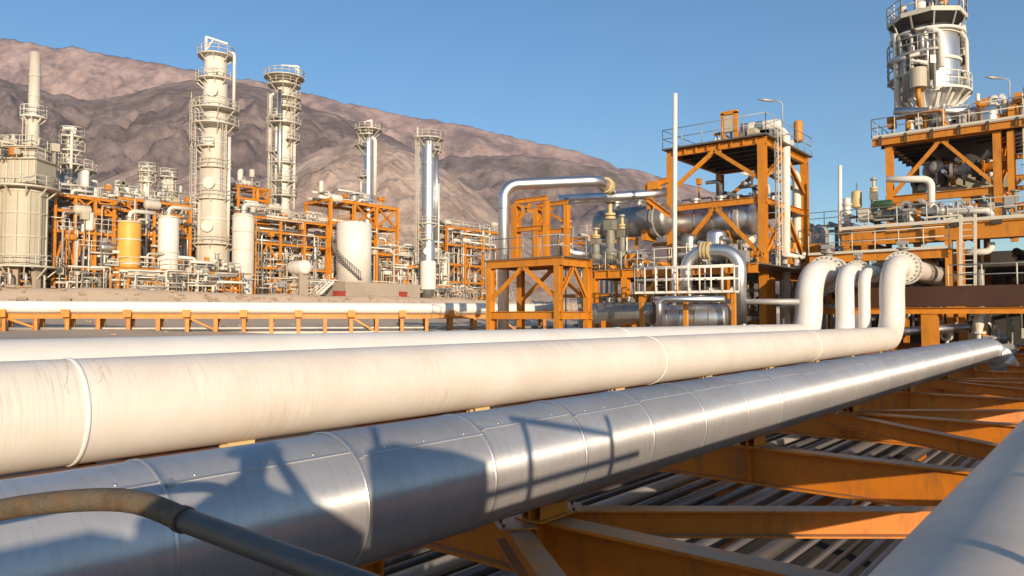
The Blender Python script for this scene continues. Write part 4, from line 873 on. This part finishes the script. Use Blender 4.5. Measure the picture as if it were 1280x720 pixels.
run('grey_line', 'grey horizontal pipe between the loop and the first riser', [(905, 377, 40), (1000, 377, 38)], 3.6, 'galv')
for (x, y, t, lab) in ((964, 125, 52, 'street lamp head above the orange tower roof'), (1248, 97, 54, 'twin lamp on a thin pole at the reactor deck')):
    lp = thing('lamp_post', lab, 'lamp', W(x+14, y+70, t)); b0 = W(x+14, y+60, t)
    MB().tube(fillet([b0, W(x+14, y+3, t), W(x+3, y, t)], .3), .04, 8).build('pole', 'galv', lp)
    MB().tube([W(x-16, y-1, t), W(x-8, y, t), W(x+4, y+1, t)], [.05, .11, .07], 10).build('lamp_head', 'galv', lp)
# things behind, between the tower and the right hand complex
for i, (x0, x1, Yp, ys, lab) in enumerate(((700, 770, 62, (300, 335, 370), 'cream pipework frame behind the low orange frame'), (1005, 1060, 66, (285, 312, 345), 'cream pipework frame between the tower and the reactor'), (940, 1000, 58, (312, 340), 'dark pipework frame behind the tower foot'))):
    X0, X1 = WY(x0, 380, Yp).x, WY(x1, 380, Yp).x; zs = [WY(x0, y, Yp).z for y in ys]; zg = gz(X0)-.4
    pf = thing('steel_frame', lab, 'steel frame', ((X0+X1)/2, Yp+2, zg)); m = ('orange', 'cream', 'orange')[i]
    frame_box(pf, X0, X1, Yp, Yp+4, zg, zs[0], .26, m, levels=zs[1:])
    clutter(pf, (X0, Yp-.5, zg), (X1, Yp+4, zs[0]+.8), 34, 400+i, ('cream_light', 'galv', 'silver_dull', 'white', 'cream') if i < 2 else ('dark', 'galv', 'silver_dull'), .06, .2)
    rail_mesh([(X0, Yp, zs[0]+.15), (X1, Yp, zs[0]+.15)], 1.1, .035).build('railing', 'rail_cream', pf)

# ================================================================== RIGHT: reactor structure
DYR = 50; zd = WY(1150, 281, DYR).z; RX0, RX1 = WY(1052, 281, DYR).x, 4.0
rd = thing('reactor_deck', 'wide orange deck carrying valves in front of the reactor', 'platform', (-6, 54, -6))
MB().box(((RX0+RX1)/2, 56, zd), (RX1-RX0, 12, .1)).build('floor', 'galv', rd)
MB().ibeam((RX0, DYR, zd-.55), (RX1, DYR, zd-.55), 1.0, .34).build('front_beam', 'orange', rd); MB().box(((RX0+RX1)/2, DYR-.1, zd+.08), (RX1-RX0, .24, .2)).build('kick_plate', 'rail_cream', rd)
for i in range(9): MB().box((RX0+.4+2.0*i, DYR-.13, zd-.16), (.5, .22, .2)).build('bracket', 'dark', rd)
z2 = WY(1150, 318, 49).z
MB().ibeam((-15.6, 49, z2), (-7.7, 49, z2), .5, .3).build('lower_beam', 'orange', rd); MB().box((-11.6, 48.9, z2+.34), (8.0, .3, .16)).build('kick_plate', 'rail_cream', rd); MB().box((-11.6, 50.6, z2+.3), (8.0, 3.2, .06)).build('lower_floor', 'galv', rd)
for X in (RX0+.3, -12.5, -7.9, -7.3, 3):
    for Y in (DYR+.05, 61): MB().ibeam((X, Y, -6), (X, Y, zd-.06 if Y > 55 else zd-1.06), .36, .36, up=Vector((0, 1, 0))).build('post', 'orange', rd)
MB().ibeam((RX0, DYR, zd-.6), (RX0, 62, zd-.6), .7, .3).build('side_beam', 'orange', rd)
rail_mesh([(RX0, 60, zd+.1), (RX0, DYR-.1, zd+.1), (RX1, DYR-.1, zd+.1)], 1.15, .032, 1.6).build('railing', 'rail_cream', rd)
rail_mesh([(-15.6, 48.9, z2+.4), (-7.7, 48.9, z2+.4)], 1.15, .032, 1.4).build('railing', 'rail_cream', rd)
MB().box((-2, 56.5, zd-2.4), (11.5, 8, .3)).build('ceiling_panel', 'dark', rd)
q0 = WY(1210, 360, 48.4); q1 = WY(1210, 268, 48.4)
sl_ = MB()
for dx in (-.35, .35): sl_.bar(q0+Vector((dx, 0, 0)), q1+Vector((dx, 0, 0)), .14)
for i in range(12): q = q0.lerp(q1, (i+.5)/12); sl_.bar(q-Vector((.35, 0, 0)), q+Vector((.35, 0, 0)), .05)
sl_.bar(q1+Vector((-.35, 0, 0)), q1+Vector((-2.2, 0, 0)), .1); sl_.build('ladder', 'rail_cream', rd)
# girder across the rack behind the risers
gd = thing('plate_girder', 'deep orange plate girder with shade-brown web crossing the rack behind the risers', 'girder', (-4, 45.2, -6))
zg1, zg0 = WY(1200, 357, 45.2).z, WY(1200, 391, 45.2).z
MB().box((-3.5, 45.2, (zg1+zg0)/2+.16), (17, .5, zg1-zg0-.36)).build('web', 'brown', gd); MB().ibeam((-15, 45.1, zg0+.12), (5, 45.1, zg0+.12), .34, .4).build('lower_beam', 'orange', gd)  # web painted shade-dark, beam below keeps its orange
for X in (-14.6, -8.3, -7.9, 3.5): MB().ibeam((X, 45.2, -6), (X, 45.2, zg0-.01), .4, .4, up=Vector((0, 1, 0))).build('post', 'orange', gd)
rail_mesh([(-7.2, 45.2, zg1), (5, 45.2, zg1)], 1.1, .034, 1.6).build('railing', 'rail_cream', gd)
clutter(rd, (-15, 51, -1), (3, 60, zd-1.3), 70, 501, ('dark', 'silver_dull', 'galv', 'orange', 'cream_light'), .06, .25, 'hhhvvkd')
clutter(gd, (-8.5, 46, -3), (4, 50, zg0), 90, 531, ('dark', 'dark', 'silver_dull', 'galv', 'lower_pipe', 'orange'), .05, .16, 'hhvkkb')
run('silver_pipe', 'short silver pipe crossing low behind the biggest riser', [(1120, 415, 41), (1210, 409, 41)], 6, 'silver')
dd = thing('dark_duct', 'large dark sloping duct under the reactor deck at the right edge', 'duct', (-3, 62, -6))
MB().prism([(-9.5, 62.4, 1.2), (5, 62.4, 1.2), (5, 62.4, 5.2), (-2, 62.4, 5.2), (-6, 62.4, 3.6)], (0, 3.5, 0)).build('duct_wall', 'duct_brown', dd)
MB().box((-5, 65.2, -2.4), (22, 1.2, 7)).build('duct_base', 'dark', dd); MB().box((-4, 66.4, zd-3.4), (24, .6, 5.6)).build('dark_backing', 'dark', dd)  # rear slab added dark, standing in for the shade under the deck
for X in (-8, -4.5, -1, 2.5): MB().box((X, 62.35, 2.2), (.12, .14, 2.0)).build('stiffener', 'duct_brown', dd)
# upper frame
UX0, UX1, UY0, UY1 = WY(1112, 200, 57).x, WY(1247, 200, 57).x, 57, 65.5
zu = WY(1247, 160, 57).z; zb = WY(1200, 242, 57).z
up_ = thing('steel_frame', 'tall orange steel frame under the reactor vessel', 'steel frame', ((UX0+UX1)/2, 61, zd))
frame_box(up_, UX0, UX1, UY0, UY1, zd, zu, .46, vees=((zu, zb+.2),), levels=(zb,), beam=.52)
MB().ibeam((UX1+.75, UY0, zd), (UX1+.75, UY0, zu-.3), .4, .4, up=Vector((0, 1, 0))).build('post', 'orange', up_)
for X in (UX1+2.6,):
    for Y in (UY0, UY1): MB().ibeam((X, Y, zd), (X, Y, zu-.3), .36, .36, up=Vector((0, 1, 0))).build('post', 'orange', up_)
for z in (zb, (zb+zu)/2, zd+1.4):
    MB().ibeam((UX1+.3, UY0+.02, z), (UX1+2.9, UY0+.02, z), .3, .24).build('beam', 'orange', up_); MB().ibeam((UX0, UY1-.05, z+.03), (UX1+2.6, UY1-.05, z+.03), .3, .24).build('beam', 'orange', up_)
for X in (UX0, UX1): MB().ibeam((X, UY0+.2, zb+.2), (X, UY1-.2, zu-.5), .24, .2, up=Vector((1, 0, 0))).build('brace', 'orange', up_)
MB().ibeam((UX1+.9, UY0, zb+.2), (UX1+2.5, UY0, (zb+zu)/2-.2), .2, .18, up=Vector((0, 1, 0))).build('brace', 'orange', up_)
ladder(up_, (UX1+1.7, UY0-.3, zd), (UX1+1.7, UY0-.3, zu+1), (1, 0, 0), 'rail_cream')
MB().ibeam((UX0, UY0+.4, zb-.9), (UX1, UY0+.4, zb-.9), .3, .26).build('beam', 'orange', up_)
MB().box(((UX0+UX1)/2+.9, 61.2, zu+.32), (UX1-UX0+3.6, UY1-UY0+1.2, .1)).build('deck', 'galv', up_)
MB().ibeam((UX0-1, UY0-.5, zu+.02), (UX1+3, UY0-.5, zu+.02), .5, .3).build('edge_beam', 'orange', up_); MB().box(((UX0+UX1)/2+.9, UY0-.62, zu+.42), (UX1-UX0+3.6, .12, .16)).build('kick_plate', 'rail_cream', up_)
for i in range(7): MB().ibeam((UX0-.6, UY0+.3+1.3*i, zu-.1), (UX1+2, UY0+.3+1.3*i, zu-.1), .45, .2).build('joist', 'dark', up_)
for i in range(6): MB().box((UX0-.4+1.6*i, UY0-.68, zu+.1), (.12, .1, .6)).build('stiffener', 'dark', up_)
rail_mesh([(UX0-1, UY1, zu+.38), (UX0-1, UY0-.6, zu+.38), (UX1+3, UY0-.6, zu+.38)], 1.3, .034, 1.5).build('railing', 'rail_cream', up_)
pz = [WY(1148, 236, 62), WY(1262, 236, 61), WY(1258, 188, 64), WY(1178, 204, 65)]
MB().prism(pz, (.1, .35, .1)).build('hopper_wall', 'beige', up_); MB().bar(pz[3], pz[2], .3).build('hopper_rim', 'cream', up_); MB().bar(pz[0], pz[1], .3).build('hopper_rim', 'cream', up_)
MB().lathe(WY(1205, 190, 61.5), UP, [(.5, -1.6), (2.0, 0), (2.0, 2.2), (.5, 2.2)], 20).build('chute', 'dark', up_)
clutter(up_, (UX0+.3, UY0+.8, zb+1.2), (UX1-.3, UY1-.5, zu-1.2), 26, 511, ('white', 'galv', 'cream_light', 'silver', 'dark'), .07, .24, 'hhvkd')
clutter(up_, (UX0+.3, UY0+.2, zd+.1), (UX1+1, UY1-.5, zb), 40, 512, ('dark', 'galv', 'cream_light', 'orange', 'green_grey', 'beige'), .07, .22)
clutter(up_, (UX0-.6, UY0-.2, zu+.4), (UX1+2, UY0+1.6, zu+2.0), 44, 513, ('galv', 'white', 'cream_light', 'silver', 'silver_dull', 'orange'), .06, .2, 'vhkkbdv')
for x, y1, wpx, m in ((1222, 118, 5, 'white'), (1241, 122, 12, 'cream'), (1256, 127, 7, 'cream'), (1276, 118, 5, 'cream_light'), (1266, 130, 4, 'galv')):
    q = WY(x, y1, UY0+.5); MB().lathe((q.x, q.y, zu+.35), UP, cyl_prof(wpx/2*.05, q.z-zu-.35, .5), 12).build('drum', m, up_)
MB().tube([WY(1118, 139, UY0+.3), WY(1215, 139, UY0+.3)], .27, 14).build('header_pipe', 'silver', up_)
MB().tube([WY(1215, 139, UY0+.3), WY(1226, 152, UY0+.3)], .2, 12).build('header_pipe', 'white', up_)
# ---- the reactor
c = WY(1161, 150, 60.5); t = depth(c); k = mpp(1161, t); Zr = lambda y: zat(1161, y, t-2.1); cc = Vector((c.x, c.y, 0)); r = 41*k
rx = thing('reactor_vessel', 'big silver reactor with cone bottom, ring pipes and octagonal top platform', 'reactor', (c.x, c.y, zu+.4))
MB().lathe(cc, UP, [(.5, zu+.4), (.55, Zr(146)), (r*.98, Zr(113)), (r, Zr(110)), (r, Zr(32)), (r*.9, Zr(26)), (.01, Zr(18))], 40).build('shell', 'silver', rx)
for y in (108, 70, 36): MB().lathe(cc+UP*Zr(y), UP, [(r-.03, -.1), (r+.12, -.1), (r+.12, .1), (r-.03, .1)], 40, smooth=False).build('stiffening_ring', 'cream_light', rx)
def onr(deg, out=0): a = R(deg); return cc+(RT*math.cos(a)-FW*math.sin(a))*(r+out)
for i in range(12):
    a = 10+30*i; MB().bar(onr(a, -.05)+UP*Zr(112), onr(a, -r+.75)+UP*Zr(149), .22).build('cone_rib', 'cream_light', rx)
ring_platform(rx, cc+UP*Zr(110), r, r+.7, -40, 100, 'cream_light', 6)
ring_platform(rx, cc+UP*Zr(62), r, r+.6, 105, 215, 'galv', 4)
ring_platform(rx, cc+UP*Zr(88), r, r+.6, 120, 215, 'galv', 4)
ring_platform(rx, cc+UP*Zr(50), r, r+.5, -60, 18, 'galv', 3)
ring_platform(rx, cc+UP*Zr(80), r, r+.5, -60, 18, 'galv', 3)
MB().lathe(cc+UP*Zr(12), UP, [(.01, -.12), (r+.5, -.12), (r+.5, .12), (.01, .12)], 8, R(22.5), R(382.5), smooth=False).build('top_platform', 'dark', rx)  # coloured dark so the underside shade is in the paint
MB().lathe(cc+UP*Zr(12), UP, [(r+.46, -.16), (r+.56, -.16), (r+.56, .16), (r+.46, .16)], 8, R(22.5), R(382.5), smooth=False).build('platform_rim', 'cream', rx)
mb = MB(); pts = [onr(22.5+45*i, .5)+UP*(Zr(12)+.1) for i in range(9)]; rail_mesh(pts, 1.2, .05, .9, mb); mb.build('railing', 'cream_light', rx)
for i in range(10):
    a = 36*i; MB().bar(onr(a, 0)+UP*Zr(34), onr(a, .4)+UP*(Zr(12)-.12), .09).build('bracket', 'galv', rx)
MB().tube(circle_pts(cc+UP*Zr(34), r+.3, 0, 2*math.pi, 40), .11, 10).build('ring_pipe', 'white', rx)
for deg, y1, y0, rp_, m in ((12, 34, 112, .16, 'white'), (172, 34, 128, .22, 'white'), (100, 42, 86, .22, 'white'), (30, 44, 112, .12, 'cream_light'), (150, 60, 120, .14, 'galv'), (135, 36, 80, .14, 'dark'), (120, 50, 110, .16, 'silver_dull'), (160, 46, 90, .1, 'cream_light'), (110, 38, 112, .1, 'galv'), (142, 40, 118, .12, 'cream'), (127, 44, 70, .2, 'silver_dull'), (155, 70, 122, .18, 'silver_dull'), (115, 60, 100, .14, 'dark'), (166, 36, 60, .16, 'green_grey'), (147, 52, 84, .2, 'dark')):
    MB().tube(fillet([onr(deg, .4)+UP*Zr(y0), onr(deg, .4)+UP*Zr(y1), onr(deg+22, .2)+UP*(Zr(y1)+.4)], .4, 4), rp_, 10).build('side_pipe', m, rx)
MB().tube([onr(176, .8)+UP*Zr(66), onr(130, .5)+UP*Zr(66)], .16, 10).build('side_pipe', 'cream_light', rx); MB().tube([onr(165, .6)+UP*Zr(64), onr(120, .6)+UP*Zr(80)], .14, 10).build('side_pipe', 'white', rx)
q = onr(132, .75); MB().lathe(Vector((q.x, q.y, Zr(110))), UP, [(.01, 0), (11*k, 0), (11*k, Zr(86)-Zr(110)), (.01, Zr(86)-Zr(110))], 20, smooth=False).build('side_drum', 'beige', rx)
MB().tube(fillet([Vector((q.x, q.y, Zr(110))), Vector((q.x, q.y, Zr(122))), onr(140, -.6)+UP*Zr(138)], .4), .16, 10).build('side_pipe', 'orange', rx)
MB().tube(fillet([onr(158, .3)+UP*Zr(117), onr(140, .3)+UP*Zr(122), onr(140, -.2)+UP*Zr(143)], .4), .2, 10).build('side_pipe', 'white', rx)
ladder(rx, onr(-12, .7)+UP*Zr(146), onr(-12, .7)+UP*Zr(14), FW, 'cream')
rn = random.Random(8)
for i in range(16):
    a = rn.choice((rn.uniform(108, 170), rn.uniform(5, 25))); q = onr(a, rn.uniform(.1, .5))+UP*Zr(rn.uniform(40, 108)); MB().box(q, (rn.uniform(.2, .6),)*2+(rn.uniform(.2, .6),), (RT, FW, UP)).build('junction_box', rn.choice(('galv', 'cream', 'orange', 'dark', 'cream_light')), rx)
for i in range(10):
    a = rn.uniform(0, 360); q = cc+(RT*math.cos(a)-FW*math.sin(a))*rn.uniform(.3, r*.9)+UP*(Zr(12)+.12); MB().lathe(q, UP, cyl_prof(rn.uniform(.15, .4), rn.uniform(.4, 1.1)), 12).build('drum', rn.choice(('orange', 'cream', 'galv', 'white')), rx)
MB().lathe(cc+UP*Zr(12), UP, [(.8, 0), (.8, 1.9), (.01, 2.1)], 16).build('top_nozzle', 'blue', rx)
# ---- pipes and valves on the reactor deck
run('white_pipe', 'white pipe bent down like a crook in front of the reactor frame', [(1108, 224, 47), (1164, 224, 46), (1164, 275, 46)], 4.8, 'white', 2.2)
run('white_pipe', 'white valve header with elbow dropping through the reactor deck', [(1152, 264, 45), (1239, 263, 43), (1239, 285, 43)], 4.6, 'white', 2)
run('white_pipe', 'white hooked pipe hanging below the reactor deck', [(1239, 303, 43), (1239, 314, 43), (1206, 316, 43.6)], 5, 'white', 1.8)
for x, m, lab in ((1176, 'galv', 'grey flanged valve nearest the crooked pipe on the white header'), (1196, 'galv', 'grey flanged valve in the middle of the white header'), (1212, 'cream_light', 'cream flanged valve near the elbow of the white header')):
    q = W(x, 264, 44.3); vv = thing('flanged_valve', lab, 'valve', q-UP*.5); valve(vv, q, (RT*.97-FW*.22).normalized(), .24, .5, m, False)
for x, y0, y1, wpx, m, lab in ((1050, 278, 207, 2.6, 'white', 'thin white pole at the left end of the reactor deck'), ):
    run('vent_pole', lab, [(x, y0+20, 48), (x, y1, 48)], wpx, m, cat='pole')
vessel('small_vessel', 'small white upright vessel at the left end of the reactor deck', 1061, WY(1061, 270, 52).x, 248, 278, 9, 'white', (256, 268), False, z0=zd, nozzles=False)
dv = thing('orange_drum', 'rusty orange short drum beside the small white vessel', 'drum', WY(1071, 278, 52)); MB().lathe(WY(1071, 258, 52), UP, cyl_prof(.32, .9), 16).build('shell', 'yellow', dv); MB().tube([WY(1071, 278, 52), WY(1071, 228, 52)], .05, 8).build('stem', 'galv', dv)
gate_valve('cream brown gate valve left of the crooked white pipe', 1093, 278, 222, 47.5, 13)
for x, y, wpx, hp, m, lab in ((1105, 268, 26, 16, 'green_grey', 'olive grey motor block left on the reactor deck'), (1122, 268, 22, 18, 'beige', 'beige motor block beside the crooked white pipe'), (1084, 270, 18, 10, 'beige', 'low beige pump at the left of the reactor deck')):
    q = W(x, y, 47); k = mpp(x, 47); h = hp*k; pm = thing('pump', lab, 'pump', q-UP*h*.6)
    MB().box(q-UP*h*.5, (wpx*k, .7, h*.15)).build('base', 'galv', pm); MB().lathe(q-Vector((wpx*k*.42, 0, 0)), (1, 0, 0), cyl_prof(h*.42, wpx*k*.75, .3), 16).build('motor', m, pm)
    MB().box(q+UP*h*.45, (wpx*k*.35, .4, h*.35)).build('terminal_box', m, pm)
MB()
gd2 = thing('green_drum', 'dark green drum on top of the olive grey motor block', 'drum', W(1104, 258, 46.8)); MB().lathe(W(1094, 256, 46.9), (1, .1, 0), cyl_prof(.26, .9), 16).build('shell', 'green', gd2); MB().lathe(W(1104, 256, 46.9), (1, .1, 0), [(.2, 0), (.29, 0), (.29, .08), (.2, .08)], 16, smooth=False).build('strap', 'galv', gd2)
clutter(rd, (RX0+.4, DYR+.6, zd+.1), (RX1-1, DYR+2.6, zd+1.5), 46, 521, ('galv', 'cream_light', 'green_grey', 'beige', 'silver_dull', 'dark'), .05, .15, 'vhkkbv')

# ================================================================== AIR
bpy.context.view_layer.update()
lo = Vector((1e9,)*3); hi = Vector((-1e9,)*3)
for o in sc.objects:
    if o.type == 'MESH':
        for cnr in o.bound_box:
            p = o.matrix_world @ Vector(cnr); lo = Vector(map(min, lo, p)); hi = Vector(map(max, hi, p))
hz = MB().box(((lo.x+hi.x)/2, (lo.y+hi.y)/2, (lo.z-1+hi.z+5)/2), (hi.x-lo.x+20, hi.y-lo.y+20, hi.z-lo.z+6))
hm = bpy.data.materials.new('haze'); hm.use_nodes = True; n = hm.node_tree; n.nodes.remove(n.nodes['Principled BSDF'])
pv = n.nodes.new('ShaderNodeVolumePrincipled'); pv.inputs['Color'].default_value = (.80, .86, .96, 1); pv.inputs['Density'].default_value = HAZE; pv.inputs['Anisotropy'].default_value = .2
n.links.new(pv.outputs[0], n.nodes['Material Output'].inputs['Volume']); MATS['haze'] = hm
ho = hz.build('haze', 'haze', kind='stuff'); ho['label'] = 'thin pale haze lying over the plain and mountains'
